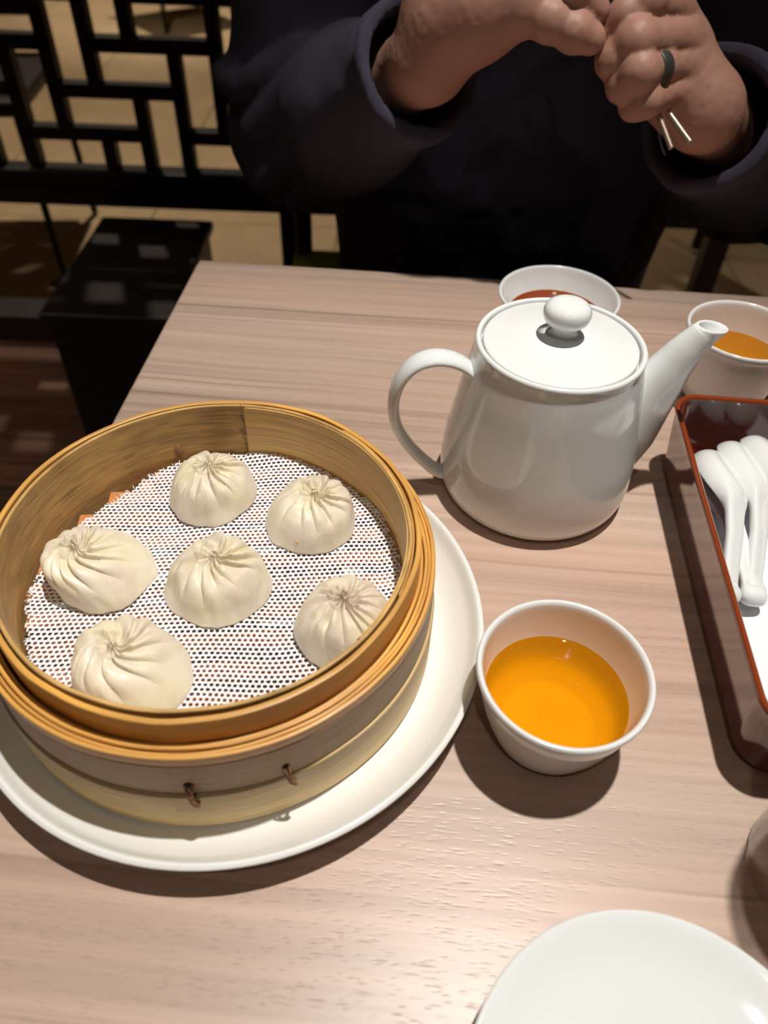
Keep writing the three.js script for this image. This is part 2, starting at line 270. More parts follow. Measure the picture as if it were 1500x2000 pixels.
// ------------------------------------------------------------------ lattice partition behind the diner
{
  const PZ = -1.66, t = thing('lattice_screen', 'black wooden lattice screen with interlocking rectangular openings behind the diner', 'screen', [0, 0, PZ]);
  const c = 0.083, bw = 0.027, x0 = -0.445 - c, yTop = 0.70 + c / 2;            // cell i, j: x0 + i c, yTop - j c
  const I0 = -13, I1 = 21, J0 = -6, J1 = 4, dom = (i, j) => { const m = (((i + j) % 4) + 4) % 4; return m === 0 ? `${i},${j},h` : m === 1 ? `${i - 1},${j},h` : m === 2 ? `${i},${j},v` : `${i},${j - 1},v`; };
  const X = (i) => x0 + i * c, Y = (j) => yTop - j * c, geos = {};
  const bar = (w, h, x, y) => { const k = w.toFixed(4) + '_' + h.toFixed(4); geos[k] ??= box(w, h, 0.03, 0, 0, 0, 0.002); part('bar', geos[k], M.darkWood, t).position.set(x, y, 0); };
  for (let i = I0 + 1; i < I1; i++) { let s = null; for (let j = J0; j <= J1; j++) { const e = j < J1 && dom(i - 1, j) !== dom(i, j); if (e && s === null) s = j; if (!e && s !== null) { bar(bw, (j - s) * c - bw, X(i), (Y(s) + Y(j)) / 2); s = null; } } }
  for (let j = J0 + 1; j < J1; j++) { let s = null; for (let i = I0; i <= I1; i++) { const e = i < I1 && dom(i, j - 1) !== dom(i, j); if (e && s === null) s = i; if (!e && s !== null) { bar((i - s) * c + bw, bw, (X(s) + X(i)) / 2, Y(j)); s = null; } } }
  const w = X(I1) - X(I0) + 0.08, cx = (X(I0) + X(I1)) / 2;
  part('rail', box(w, 0.03, 0.05, cx, Y(J1) - 0.004, 0.002, 0.003), M.darkWood, t);
  part('rail', box(w, 0.045, 0.035, cx, Y(J1) - 0.046, 0, 0.003), M.darkWood, t);
  part('rail', box(w, 0.05, 0.05, cx, Y(J0) + 0.02, 0, 0.003), M.darkWood, t);
  part('base_rail', box(w, 0.07, 0.09, cx, 0.036, 0, 0.003), M.darkWood, t);
  for (const x of [X(I0) - 0.02, -0.235, 0.735, X(I1) + 0.02]) { const side = x < -1 || x > 1; part('post', box(0.05, side ? Y(J0) + 0.04 : 0.3, 0.04, x, side ? (Y(J0) + 0.04) / 2 : 0.22, -0.006, 0.002), M.darkWood, t); }
}
// dark box bench standing against the screen
{
  const a = onPlane(70, 600, 0.335), b = onPlane(318, 636, 0.335), z1 = -1.612, w = b.x - a.x, zn = (a.z + b.z) / 2;
  const t = thing('storage_bench', 'low black wooden box bench standing between the table and the lattice screen', 'bench', [(a.x + b.x) / 2 + 0.01, 0, (zn + z1) / 2]);
  const d = zn - z1;
  part('top', box(w, 0.022, d, 0, 0.324, 0, 0.006), M.darkWood, t);
  part('body', box(w - 0.02, 0.309, d - 0.02, 0, 0.1585, 0, 0.004), M.darkWood, t);
}
{ // smaller dark box next to it
  const p = onPlane(505, 480, 0.2); const t = thing('storage_box', 'small black box on the floor under the lattice screen, right beside the bench', 'box', [p.x + 0.05, 0, -1.52]);
  part('body', box(0.17, 0.19, 0.16, 0, 0.097, 0, 0.004), M.darkWood, t); part('lid', box(0.18, 0.016, 0.172, 0, 0.2, 0, 0.004), M.darkWood, t);
}
// chairs
function chair(name, label, [x, y, z], turn, { seat = M.darkWood, frame = M.iron, back = M.darkWood, w = 0.42, d = 0.42, leg = 0.011, hoopFoot = false } = {}, group) {
  const t = thing(name, label, 'chair', [x, y, z], turn, group);
  part('seat', box(w, 0.04, d, 0, 0.44, 0, 0.015), seat, t);
  for (const sx of [-1, 1]) for (const sz of [-1, 1]) {
    const pts = [V(sx * (w / 2 - 0.02), 0.42, sz * (d / 2 - 0.02)), V(sx * (w / 2 - 0.015), 0.2, sz * (d / 2 - 0.01)), V(sx * (w / 2 - 0.01), leg, sz * (d / 2))];
    if (hoopFoot) pts.push(V(sx * (w / 2 - 0.03), leg, sz * (d / 2 + 0.05)));
    part('leg', sweep(pts, pts.map(() => leg), null, 10), frame, t);
  }
  for (const sx of [-1, 1]) part('back_post', sweep([V(sx * (w / 2 - 0.02), 0.43, -d / 2 + 0.02), V(sx * (w / 2 - 0.02), 0.65, -d / 2 - 0.01), V(sx * (w / 2 - 0.03), 0.86, -d / 2 - 0.04)], [leg, leg, leg], null, 10), frame, t);
  part('backrest', box(w - 0.06, 0.3, 0.03, 0, 0.69, -d / 2 - 0.02, 0.012), back, t);
  return t;
}
chair('dining_chair', 'dark metal chair with thin legs just behind the lattice screen', [-1.14, 0, -2.12], 0.1, { hoopFoot: true, leg: 0.010 });
chair('dining_chair', 'dark chair far down the walkway, under the bright downlight', [-1.2, 0, -4.75], 0.7, { leg: 0.012 });
chair('dining_chair', 'dark brown chair with solid seat behind the left end of the screen', [-2.05, 0, -3.25], 1.3, { leg: 0.016 });
chair('dining_chair', 'black chair standing in for a dark trouser leg and shoe on the dim tiles behind the diner', [1.2, 0, -2.35], -0.4, { leg: 0.020 });  // chair added in place of a dark trouser leg and shoe

// ------------------------------------------------------------------ table
const YAW = -3.1 * Math.PI / 180;
{
  const c = onTable(390, 507), t = thing('dining_table', 'restaurant table with pinkish beige wood-grain laminate top', 'table', [c.x, 0, c.z], YAW);
  const W = 1.05, D = 0.74;
  part('tabletop', box(W, 0.026, D, W / 2, TABLE - 0.013, D / 2, 0.0015), M.laminate, t);
  part('edge_band', (() => { const g = [box(W - 0.004, 0.022, 0.002, W / 2, TABLE - 0.014, -0.0008), box(W - 0.004, 0.022, 0.002, W / 2, TABLE - 0.014, D + 0.0008), box(0.002, 0.022, D - 0.004, -0.0008, TABLE - 0.014, D / 2), box(0.002, 0.022, D - 0.004, W + 0.0008, TABLE - 0.014, D / 2)]; return mergeGeometries(g); })(), M.edge, t);
  part('pedestal', lathe([[0.0, 0.03], [0.035, 0.03], [0.032, 0.06], [0.03, 0.4], [0.03, 0.70], [0.08, 0.722], [0, 0.723]], 32).translate(W / 2, 0, D / 2), M.iron, t);
  part('foot', mergeGeometries([box(0.7, 0.03, 0.07, W / 2, 0.016, D / 2, 0.008), box(0.07, 0.03, 0.55, W / 2, 0.016, D / 2, 0.008)]), M.iron, t);
}

// ------------------------------------------------------------------ plates
function plateGeo(r, h, foot, wellR, rimT = 0.0028) {
  const out = [[0, 0.0022], [foot * 0.9, 0.0022], [foot * 0.93, 0.0006], [foot, 0.0], [foot * 1.04, 0.0012], [foot * 1.08, 0.0035], [wellR * 1.05, 0.0055], [mix(wellR, r, 0.6), h * 0.62], [r - 0.002, h - 0.003], [r, h - 0.0012], [r - 0.0008, h], [r - 0.003, h - 0.0003], [mix(wellR, r, 0.55), h * 0.55 + rimT], [wellR, 0.0078], [wellR * 0.9, 0.0066], [wellR * 0.6, 0.0062], [0, 0.0062]];
  const g = lathe(out, 140, 150); return g;
}
{
  const c = onTable(0, 0); const p = V(-0.0735, TABLE, -0.2284);
  part('dinner_plate', plateGeo(0.1256, 0.022, 0.078, 0.1075), M.cream, scene).position.copy(p);
  tag(scene.children.at(-1), 'large off-white round plate under the bamboo steamer', 'plate');
  const q = V(0.0995, TABLE, -0.0285);
  part('side_plate', plateGeo(0.0676, 0.0195, 0.030, 0.032), M.porcelain, scene).position.copy(q);
  tag(scene.children.at(-1), 'small empty white side plate beside the glass', 'plate');
}

// ------------------------------------------------------------------ bamboo steamer
const ST = V(-0.0791, TABLE, -0.2307), NETY = 0.0462;
{
  const y0 = 0.0078, t = thing('bamboo_steamer', 'round bamboo steamer basket without lid, holding the dumplings on a white plate', 'steamer', [ST.x, ST.y, ST.z]);
  // inner hoop with its own full-turn texture: stain where the strip ends overlap
  const seamP = onTable(477, 800, 0.075).sub(ST), seamA = (Math.atan2(seamP.x, seamP.z) + 2 * Math.PI) % (2 * Math.PI), stainU = (seamA + 0.008) / (2 * Math.PI);
  const base = bambooTex([205, 165, 99], 0.13, 53);
  const fullMap = tex(2048, 256, (x, y) => {
    const u = x / 2048, v = y / 256, per = (a) => noise(4 + 9 * Math.cos(u * 6.2832), v * a, 9 * Math.sin(u * 6.2832));
    const f = 0.5 * per(22) + 0.6 * per(60) + 0.5 * per(120), d = smooth(0.2, 0.7, per(80)) * (0.5 + 0.5 * per(6));
    const k = 1 + 0.12 * (f - 1.4 * d); let c = [206 * k, 164 * (k - 0.02 * d), 98 * (k - 0.05 * d)];
    const du = (u - stainU) * 0.574, rag = 0.0016 + 0.0022 * noise(v * 14, 3, 5) + 0.0012 * noise(v * 60, 7, 2), s = clamp(1 - Math.abs(du - 0.001 * noise(v * 9, 1, 1)) / Math.max(0.0006, rag)) * (0.55 + 0.45 * noise(v * 30, u * 900, 2));
    const s2 = clamp(smooth(0.10, 0.02, v) * smooth(0.02, 0.0, Math.abs(du - 0.008))) * 0.5;
    const s3 = smooth(0.15, 0.5, noise(u * 40, v * 12, 77)) * 0.10, m = clamp(0.8 * s + s2 + s3);
    return [mix(c[0], 92, m), mix(c[1], 52, m), mix(c[2], 34, m)];
  });
  const inner = hoop(0.0903, 0.0922, 0.020, 0.0780, { wob: 0.0005, seed: 1, bev: 0.0006, seg: 200 });
  { const p = inner.attributes.position, uv = inner.attributes.uv, n = 13; for (let i = 0; i < p.count; i++) uv.setXY(i, Math.floor(i / n) / 200, (p.getY(i) - 0.02) / 0.058); }
  part('inner_hoop', inner, std({ map: fullMap, bumpMap: fibreBump, bumpScale: 0.00015, roughness: 0.5 }), t);
  // overlapping end of the inner strip
  part('strip_end', hoop(0.0898, 0.0906, 0.020, 0.0772, { a0: 0.9, a1: seamA, seg: 120, bev: 0.0002 }), M.bambooIn, t);
  part('second_hoop', hoop(0.0936, 0.0962, y0 + 0.002, 0.0775, { wob: 0.0007, seed: 2, bev: 0.0006 }), M.bambooRim, t);
  part('second_hoop_lap', hoop(0.0925, 0.0935, 0.060, 0.0772, { a0: 1.2, a1: 2.5, seg: 60, wob: 0.0003, seed: 8 }), M.bambooRim, t);
  [[0.0966, 0.0984, 0.0634], [0.0986, 0.1003, 0.0646], [0.1005, 0.1020, 0.0641], [0.1022, 0.1042, 0.0650]].forEach(([a, b, top], k) => part('ledge_hoop', hoop(a, b, k === 3 ? 0.0590 : 0.030, top, { wob: 0.00035, seed: 20 + k, bev: 0.0006, seg: 180 }), M.bambooRim, t));
  part('upper_band', hoop(0.1020, 0.10435, 0.0368, 0.0592, { wob: 0.0003, seed: 31, bev: 0.0004, seg: 180 }), M.bambooOut, t);
  part('core_hoop', hoop(0.0965, 0.1018, y0, 0.058, { seg: 120 }), M.bambooIn, t);
  part('lower_band', hoop(0.1020, 0.1056, y0, 0.0364, { wob: 0.0003, seed: 33, bev: 0.0012, seg: 180 }), M.bambooLow, t);
  // slats of the rack: each its own strip between two cross bars
  const R = 0.0902, turn = 0.10, pitch = 0.0158, sw = 0.0092;
  for (let k = -5; k <= 5; k++) {
    const z = k * pitch + 0.004, half = Math.sqrt(Math.max(0, R * R - (Math.abs(z) + sw / 2) ** 2)) - 0.001; if (half < 0.015) continue;
    const s = part('slat', box(half * 2, 0.0028, sw, 0, 0, 0, 0.0008), M.slat, t); s.position.set(Math.sin(turn) * z, NETY - 0.0040 - 0.0014, Math.cos(turn) * z); s.rotation.y = turn + 0.012 * noise(k * 3.3, 1, 1);
  }
  for (const o of [-0.045, 0.045]) { const s = part('cross_bar', box(0.008, 0.008, 0.152, 0, 0, 0, 0.001), M.slat, t); s.position.set(o * Math.cos(turn), NETY - 0.0119, -o * Math.sin(turn)); s.rotation.y = turn; }
  // cane ties across the seam; dark plugs paint the shade of their holes
  const tiePix = [[372, 1538], [558, 1502]];
  const tieAng = tiePix.map(([x, y]) => { const p = onTable(x, y, 0.040).sub(ST); return Math.atan2(p.x, p.z); }).concat([2.2, 2.45, 4.2, 4.45]);
  tieAng.forEach((a, k) => {
    const r = 0.1045, at = (da, y, dr = 0) => V((r + dr) * Math.sin(a + da), y, (r + dr) * Math.cos(a + da));
    const h = part('tie_plug', new THREE.SphereGeometry(0.0026, 14, 10).scale(0.85, 1.05, 0.25), M.hole, t); h.position.copy(at(0, 0.0440, -0.0004)); h.rotation.y = a;
    const g = [
      sweep(spline([at(-0.012, 0.0445, -0.0012), at(-0.008, 0.0415, 0.0014), at(0.006, 0.0370, 0.0024), at(0.020, 0.0325, 0.0022), at(0.024, 0.0312, 0.0006)], 16), Array(17).fill([0.0011, 0.0006]), null, 8),
      sweep(spline([at(0.012, 0.0450, -0.0012), at(0.010, 0.0412, 0.0018), at(0.004, 0.0372, 0.0030), at(0.012, 0.0335, 0.0026), at(0.026, 0.0318, 0.0012)], 16), Array(17).fill([0.0010, 0.0006]), null, 8),
      sweep(spline([at(0.000, 0.0380, 0.0020), at(0.012, 0.0350, 0.0034), at(0.022, 0.0322, 0.0030)], 12), Array(13).fill([0.0012, 0.0007]), null, 8)];
    part('cane_tie', mergeGeometries(g), M.cane, t);
  });
  // stub of a tie seen inside on the far wall
  const p = onTable(350, 884, 0.05).sub(ST), a = Math.atan2(p.x, p.z); const s = part('tie_plug', new THREE.SphereGeometry(0.0028, 12, 10).scale(0.8, 1.5, 0.4), M.cane, t); s.position.set(0.0899 * Math.sin(a), 0.051, 0.0899 * Math.cos(a)); s.rotation.y = a;
}

// ------------------------------------------------------------------ white mesh liner
{
  const P = [], N = [], idx = [], px = 0.00262, pz = 0.00235, R = 0.0893, hx = 0.00086, hz = 0.00074;
  const rise = (x, z) => { const r = Math.hypot(x, z); return 0.0007 * noise(x * 45, z * 45, 3) + 0.0009 * noise(x * 26 + z * 20, z * 60 - x * 25, 9) + 0.0022 * smooth(0.078, 0.0895, r) * (0.5 + 0.5 * noise(Math.atan2(x, z) * 2, 1, 4)) + 0.0010; };
  const warp = (x, z) => [x + 0.0012 * noise(x * 30, z * 30, 21), z + 0.0012 * noise(x * 30, z * 30, 27)];
  const limit = (a) => R * (0.985 + 0.012 * noise(a * 6, 2, 2) + 0.006 * noise(a * 60, 5, 2) - 0.085 * Math.exp(-(((a + 2.25) / 0.55) ** 2)));
  const rot = 0.09, C = Math.cos(rot), S = Math.sin(rot), n = Math.ceil(R / pz) + 1;
  const put = (x, z, up, nx, nz) => { const [a, b] = warp(x * C + z * S, -x * S + z * C); const edge = 1; P.push(a * edge, rise(a, b) + up, b * edge); const l = Math.hypot(nx, 1, nz); N.push(nx / l, 1 / l, nz / l); return P.length / 3 - 1; };
  const ring = (hw, hd, rr) => { const q = []; for (let k = 0; k < 4; k++) for (const e of [0, 1]) { const sx = k === 0 || k === 3 ? 1 : -1, sz = k < 2 ? 1 : -1, along = (k % 2 === 0) === (e === 0); q.push([sx * (along ? hw : hw - rr), sz * (along ? hd - rr : hd)]); } return q; };
  for (let j = -n; j <= n; j++) for (let i = -n; i <= n; i++) {
    const cx = (i + (j & 1 ? 0.5 : 0)) * px, cz = j * pz, ang = Math.atan2(cx, cz), lim = limit(ang);
    if (Math.hypot(cx, cz) > lim) continue;
    const q = ring(hx * (0.9 + 0.2 * hash(i + 200, j + 200, 5)), hz * (0.88 + 0.24 * hash(i + 200, j + 200, 6)), 0.00028), o = ring(px / 2, pz / 2, 0.0008), mid = q.map(([a, b], k) => [mix(a, o[k][0], 0.5), mix(b, o[k][1], 0.5)]);
    const A = q.map(([a, b]) => put(cx + a, cz + b, -0.00045, -a * 900, -b * 900)), B = mid.map(([a, b]) => put(cx + a, cz + b, 0.0, -a * 250, -b * 250)), D = o.map(([a, b]) => put(cx + a, cz + b, 0.00012, 0, 0));
    const cor = [[px / 2, pz / 2], [-px / 2, pz / 2], [-px / 2, -pz / 2], [px / 2, -pz / 2]].map(([a, b]) => put(cx + a, cz + b, 0.00005, 0, 0));
    for (let k = 0; k < 8; k++) { const m = (k + 1) % 8; idx.push(A[k], B[k], A[m], A[m], B[k], B[m], B[k], D[k], B[m], B[m], D[k], D[m]); }
    for (let k = 0; k < 4; k++) idx.push(D[2 * k], cor[k], D[2 * k + 1]);
  }
  // frayed threads round the edge
  const g = new THREE.BufferGeometry(); g.setAttribute('position', new THREE.Float32BufferAttribute(P, 3)); g.setAttribute('normal', new THREE.Float32BufferAttribute(N, 3)); g.setAttribute('uv', new THREE.Float32BufferAttribute(new Float32Array(P.length / 3 * 2), 2));
  // orient faces upward
  for (let i = 0; i < idx.length; i += 3) { const [a, b, c] = [idx[i] * 3, idx[i + 1] * 3, idx[i + 2] * 3]; if ((P[b + 2] - P[a + 2]) * (P[c] - P[a]) - (P[b] - P[a]) * (P[c + 2] - P[a + 2]) < 0) [idx[i + 1], idx[i + 2]] = [idx[i + 2], idx[i + 1]]; }
  g.setIndex(idx);
  const t = thing('steamer_liner', 'white open-weave mesh liner lying in the bamboo steamer under the dumplings', 'liner', [ST.x, ST.y + NETY - 0.0022, ST.z]);
  part('net', g, M.net, t);
  const fr = []; for (let k = 0; k < 220; k++) { const a = rnd() * 6.283 - 3.1416, r = limit(a - rot) - 0.0014 + 0.0012 * rnd(), l = 0.0012 + 0.0014 * rnd(), b = a + (rnd() - 0.5) * 0.02, p = V(r * Math.sin(a), rise(r * Math.sin(a), r * Math.cos(a)), r * Math.cos(a)), q = V((r + l) * Math.sin(b), p.y + 0.0007 * rnd(), (r + l) * Math.cos(b)); fr.push(sweep([p, p.clone().lerp(q, 0.5).add(V(0, 0.0003, 0)), q], [0.00028, 0.00026, 0.0001], null, 5)); }
  const f = part('frayed_edge', mergeGeometries(fr), M.net, t); f.userData.kind = 'stuff';
}

// ------------------------------------------------------------------ soup dumplings
function dumpling(R, h, { n = 13, twist = 0.7, kx = 0, kz = 0, seed = 1, amp = 1, knob = 1, skirt = 0, squash = 1 }) {
  const NT = 240, NR = 76, P = [], C = [], UV = [], idx = [];
  const prof = curvePts([[1.0, 0.0], [1.04 + skirt, 0.05], [1.03 + skirt * 0.6, 0.15], [0.985, 0.35], [0.92, 0.54], [0.82, 0.71], [0.68, 0.84], [0.52, 0.92], [0.37, 0.955], [0.25, 0.95], [0.17, 0.93], [0.115, 0.94], [0.085, 1.0], [0.05, 1.04], [0.0, 1.03]], NR);
  const cuts = []; let acc = 0; for (let k = 0; k < n; k++) { acc += 0.65 + 0.7 * hash(k, seed, 1); cuts.push(acc); } const ks = cuts.map((c) => c / acc), w = Array.from({ length: n }, (_, k) => 0.55 + 0.75 * hash(k, seed, 2));
  const fold = (u) => { u -= Math.floor(u); let a = 0, k = 0; while (u > ks[k]) a = ks[k++]; const x = (u - a) / (ks[k] - a); return [w[k] * (Math.pow(Math.sin(Math.PI * Math.pow(x, 0.7)), 0.8) - 0.45), x]; };
  for (let j = 0; j <= NR; j++) for (let i = 0; i <= NT; i++) {
    const th = i / NT * Math.PI * 2, { x: r, y } = prof[j], q = clamp(1 - r);
    const tw = twist * Math.pow(q, 1.4) + 0.10 * noise(Math.cos(th) * 1.5, Math.sin(th) * 1.5 + q * 2, seed);
    const [f] = fold((th + tw) / (Math.PI * 2) + 0.001);
    const env = smooth(1.0, 0.72, r) * smooth(0.02, 0.2, r) * (0.75 + 0.6 * smooth(0.9, 0.35, r)) , reach = smooth(-0.5, 0.5, noise(Math.cos(th + tw) * 2.2, Math.sin(th + tw) * 2.2, seed + 40) + 0.5 + 1.6 * (0.75 - r));
    const lump = 0.045 * noise(Math.cos(th) * r * 2.2 + seed, Math.sin(th) * r * 2.2, y * 2) + 0.018 * noise(Math.cos(th) * r * 6, Math.sin(th) * r * 6 + seed, 3);
    const d = amp * 0.0025 * f * env * reach;
    const edge = 1 + 0.03 * noise(Math.cos(th) * 1.3 + seed * 3, Math.sin(th) * 1.3, 5) + 0.012 * noise(Math.cos(th) * 5, Math.sin(th) * 5, seed);
    const top = smooth(0.22, 0.0, r) * knob, up = Math.pow(q, 0.6);
    let rr = R * r * edge * (1 + lump * (1 - 0.6 * y)) + d * (1 - up * 0.55) * 1.0;
    let yy = h * y * (1 + lump * 1.2) + d * up * 1.15;
    if (r < 0.3 && r > 0.07) yy -= 0.0016 * smooth(0.3, 0.16, r) * (0.5 + 0.8 * hash(seed, 3, 3)) - 0.0012 * (f + 0.2) * smooth(0.07, 0.15, r);
    yy += top * 0.0022 * (0.6 + 0.8 * noise(Math.cos(th) * 1.8 + seed, Math.sin(th) * 1.8, 8));
    const sh = smooth(0, 1, clamp(yy / h)), x = rr * Math.cos(th) + kx * sh, z = -rr * Math.sin(th) * squash + kz * sh;
    P.push(x, Math.max(0, yy), z); UV.push(x * 60, z * 60 + yy * 60);
    const thick = clamp(0.5 + 0.9 * noise(x * 90, z * 90 + seed, yy * 90)), fill = smooth(0.05, 0.55, noise(x * 80 + seed * 5, z * 80, yy * 80 + seed) + 0.3 * noise(x * 300, z * 300, yy * 300));
    const a = [0.86, 0.760, 0.605], b = [0.87, 0.780, 0.555], m = [0.75, 0.610, 0.495];
    for (let k = 0; k < 3; k++) C.push(mix(mix(a[k], b[k], thick), m[k], 0.55 * fill));
  }
  const W = NT + 1; for (let j = 0; j < NR; j++) for (let i = 0; i < NT; i++) { const a = j * W + i; idx.push(a, a + 1, a + W, a + 1, a + W + 1, a + W); }
  const c = P.length / 3; P.push(0, 0, 0); C.push(0.8, 0.7, 0.53); UV.push(0, 0); for (let i = 0; i < NT; i++) idx.push(c, i + 1, i);
  const g = new THREE.BufferGeometry(); g.setAttribute('position', new THREE.Float32BufferAttribute(P, 3)); g.setAttribute('color', new THREE.Float32BufferAttribute(C, 3)); g.setAttribute('uv', new THREE.Float32BufferAttribute(UV, 2)); g.setIndex(idx);
  g.computeVertexNormals();
  const N = g.attributes.normal; for (let j = 0; j <= NR; j++) { const a = j * W, b = a + NT, v = V(N.getX(a) + N.getX(b), N.getY(a) + N.getY(b), N.getZ(a) + N.getZ(b)).normalize(); N.setXYZ(a, v.x, v.y, v.z); N.setXYZ(b, v.x, v.y, v.z); }
  return g;
}
[
  // base-centre pixel, radius, height, options, label
  [417, 966, 0.0219, 0.0215, { n: 15, twist: 0.5, seed: 2, kx: 0.0005, kz: 0.0 }, 'steamed soup dumpling nearest the dark seam of the steamer wall, with a tight knot'],
  [606, 1016, 0.0222, 0.0205, { n: 13, twist: 0.7, seed: 5, kx: 0.003, kz: -0.0005, skirt: 0.02 }, 'steamed soup dumpling with an orange speck of filling low on its skin'],
  [209, 1120, 0.0220, 0.0205, { n: 13, twist: 1.2, seed: 9, kx: -0.0095, kz: 0.0015, knob: 1.6 }, 'steamed soup dumpling with its opened knot slumped to one side, beside the steamer wall'],
  [430, 1143, 0.0228, 0.0215, { n: 11, twist: 0.9, seed: 12, kx: 0.0, kz: 0.0, amp: 1.35, skirt: 0.05 }, 'steamed soup dumpling in the middle of the six, with deep pleats and a spread skirt'],
  [670, 1228, 0.0222, 0.0220, { n: 15, twist: 0.45, seed: 17, kx: 0.001, kz: -0.001, knob: 1.8 }, 'steamed soup dumpling with a tall knot, partly hidden by the steamer rim'],
  [267, 1326, 0.0232, 0.0215, { n: 11, twist: 1.3, seed: 21, kx: -0.0065, kz: -0.003, amp: 1.15 }, 'steamed soup dumpling with a few long twisted folds, nearest the cane ties'],
].forEach(([x, y, R, h, o, label], k) => {
  const p = onTable(x, y, NETY), t = thing('soup_dumpling', label, 'dumpling', [p.x, p.y - 0.0012, p.z], 0, 'soup dumplings in the steamer');
  part('wrapper', dumpling(R, h, o), M.dough, t);
  if (k === 1) { const q = part('filling_speck', new THREE.SphereGeometry(0.0011, 10, 8).scale(1, 0.6, 1.3), std({ color: 0xd9a45c, roughness: 0.4 }), t, 'orange speck of filling'); q.position.set(-0.004, 0.0078, 0.0208); }
});

// ------------------------------------------------------------------ teapot
{
  const AX = V(0.0926, TABLE, -0.3553), AZ = 7 * Math.PI / 180, dir = V(Math.cos(AZ), 0, -Math.sin(AZ)), nrm = V(Math.sin(AZ), 0, Math.cos(AZ));
  const t = thing('teapot', 'white porcelain teapot with round knob lid, loop handle and long spout', 'teapot', [AX.x, AX.y + 0.0003, AX.z]);
  const rim = 0.104;
  part('body', lathe([[0.0, 0.0022], [0.040, 0.0022], [0.0425, 0.0004], [0.0500, 0.0006], [0.0545, 0.0026], [0.0572, 0.0075], [0.0584, 0.0150], [0.0583, 0.0245], [0.0570, 0.0380], [0.0548, 0.0520], [0.0524, 0.0660], [0.0500, 0.0800], [0.0479, 0.0910], [0.0466, 0.0975], [0.0466, 0.1010], [0.0464, 0.1032], [0.0452, 0.1042], [0.0437, 0.1036], [0.0432, 0.1015], [0.0432, 0.0985], [0.0405, 0.0982]], 160, 200), M.porcelain, t);
  const lid = part('lid', lathe([[0.0402, 0.0984], [0.0421, 0.0990], [0.0424, 0.1010], [0.0421, 0.1026], [0.0410, 0.1034], [0.036, 0.1042], [0.028, 0.1055], [0.018, 0.1070], [0.010, 0.1080], [0.0, 0.1083]], 128, 90), M.porcelain, t);
  part('knob', lathe([[0.0105, 0.1076], [0.0084, 0.1086], [0.0074, 0.1102], [0.0074, 0.1120], [0.0088, 0.1145], [0.0112, 0.1166], [0.0125, 0.1192], [0.0127, 0.1220], [0.0116, 0.1248], [0.0088, 0.1268], [0.0046, 0.1278], [0.0, 0.1280]], 72, 70), M.porcelain, lid);
  // handle: its centre line read from the photograph in the upright plane through the pot's axis
  const hp = [[948, 752], [925, 728], [893, 706], [850, 699], [811, 711], [783, 740], [769, 782], [773, 826], [794, 864], [825, 897], [858, 926], [884, 944], [902, 948]].map(([x, y]) => onUpright(x, y, AX, nrm).sub(AX)); hp.forEach((p) => { p.y = Math.max(p.y, 0.012); });
  const hs = spline(hp, 60), n = hs.length;
  part('handle', sweep(hs, hs.map((_, i) => { const s = i / (n - 1), e = smooth(0.1, 0, s) * 1.0 + smooth(0.9, 1, s) * 0.5; return [mix(0.0075, 0.0058, smooth(0.2, 0.8, s)) * (1 + 0.35 * e), 0.0034 * (1 + 0.7 * e)]; }), nrm, 28), M.porcelain, t);
  // spout: hollow at the mouth, cut level
  const sp = [[1165, 905], [1215, 842], [1262, 778], [1303, 725], [1338, 686], [1368, 658], [1390, 640]].map(([x, y]) => onUpright(x, y, AX, nrm).sub(AX));
  const ss = spline(sp, 48), m = ss.length, rad = (s) => { const k = [[0, 0.020], [0.18, 0.0205], [0.38, 0.0158], [0.58, 0.0120], [0.78, 0.0094], [0.92, 0.0083], [1, 0.0082]]; for (let i = 1; i < k.length; i++) if (s <= k[i][0]) return mix(k[i - 1][1], k[i][1], (s - k[i - 1][0]) / (k[i][0] - k[i - 1][0])); return 0.0082; };
  const P = [], idx = [], seg = 40, rings = [];
  const ringAt = (c, T, r, cut) => { const S = nrm.clone(), B = T.clone().cross(S).normalize(); const a = []; for (let k = 0; k < seg; k++) { const th = k / seg * 6.28318, q = S.clone().multiplyScalar(r * 0.82 * Math.cos(th)).addScaledVector(B, r * Math.sin(th)); const pt = c.clone().add(q); if (cut > 0 && T.y > 0.01) pt.addScaledVector(T, -cut * q.y / Math.max(0.35, T.y) * 0.75); a.push(P.length / 3); P.push(pt.x, pt.y, pt.z); } rings.push(a); };
  for (let i = 0; i < m; i++) { const T = ss[Math.min(i + 1, m - 1)].clone().sub(ss[Math.max(i - 1, 0)]).normalize(); ringAt(ss[i], T, rad(i / (m - 1)), smooth(0.86, 1, i / (m - 1))); }
  const TT = ss[m - 1].clone().sub(ss[m - 3]).normalize();
  ringAt(ss[m - 1].clone().addScaledVector(TT, 0.0008), TT, 0.0076, 1); ringAt(ss[m - 1].clone().addScaledVector(TT, 0.0004), TT, 0.0066, 1); ringAt(ss[m - 2], TT, 0.0060, 0.9); ringAt(ss[m - 6], TT, 0.0052, 0.3); ringAt(ss[m - 10], TT, 0.004, 0);
  for (let i = 0; i < rings.length - 1; i++) for (let k = 0; k < seg; k++) { const a = rings[i][k], b = rings[i][(k + 1) % seg], c = rings[i + 1][k], d = rings[i + 1][(k + 1) % seg]; idx.push(a, b, c, b, d, c); }
  const g = new THREE.BufferGeometry(); g.setAttribute('position', new THREE.Float32BufferAttribute(P, 3)); g.setIndex(idx); g.computeVertexNormals(); g.setAttribute('uv', new THREE.Float32BufferAttribute(new Float32Array(P.length / 3 * 2), 2));
  part('spout', g, M.porcelain, t);
}

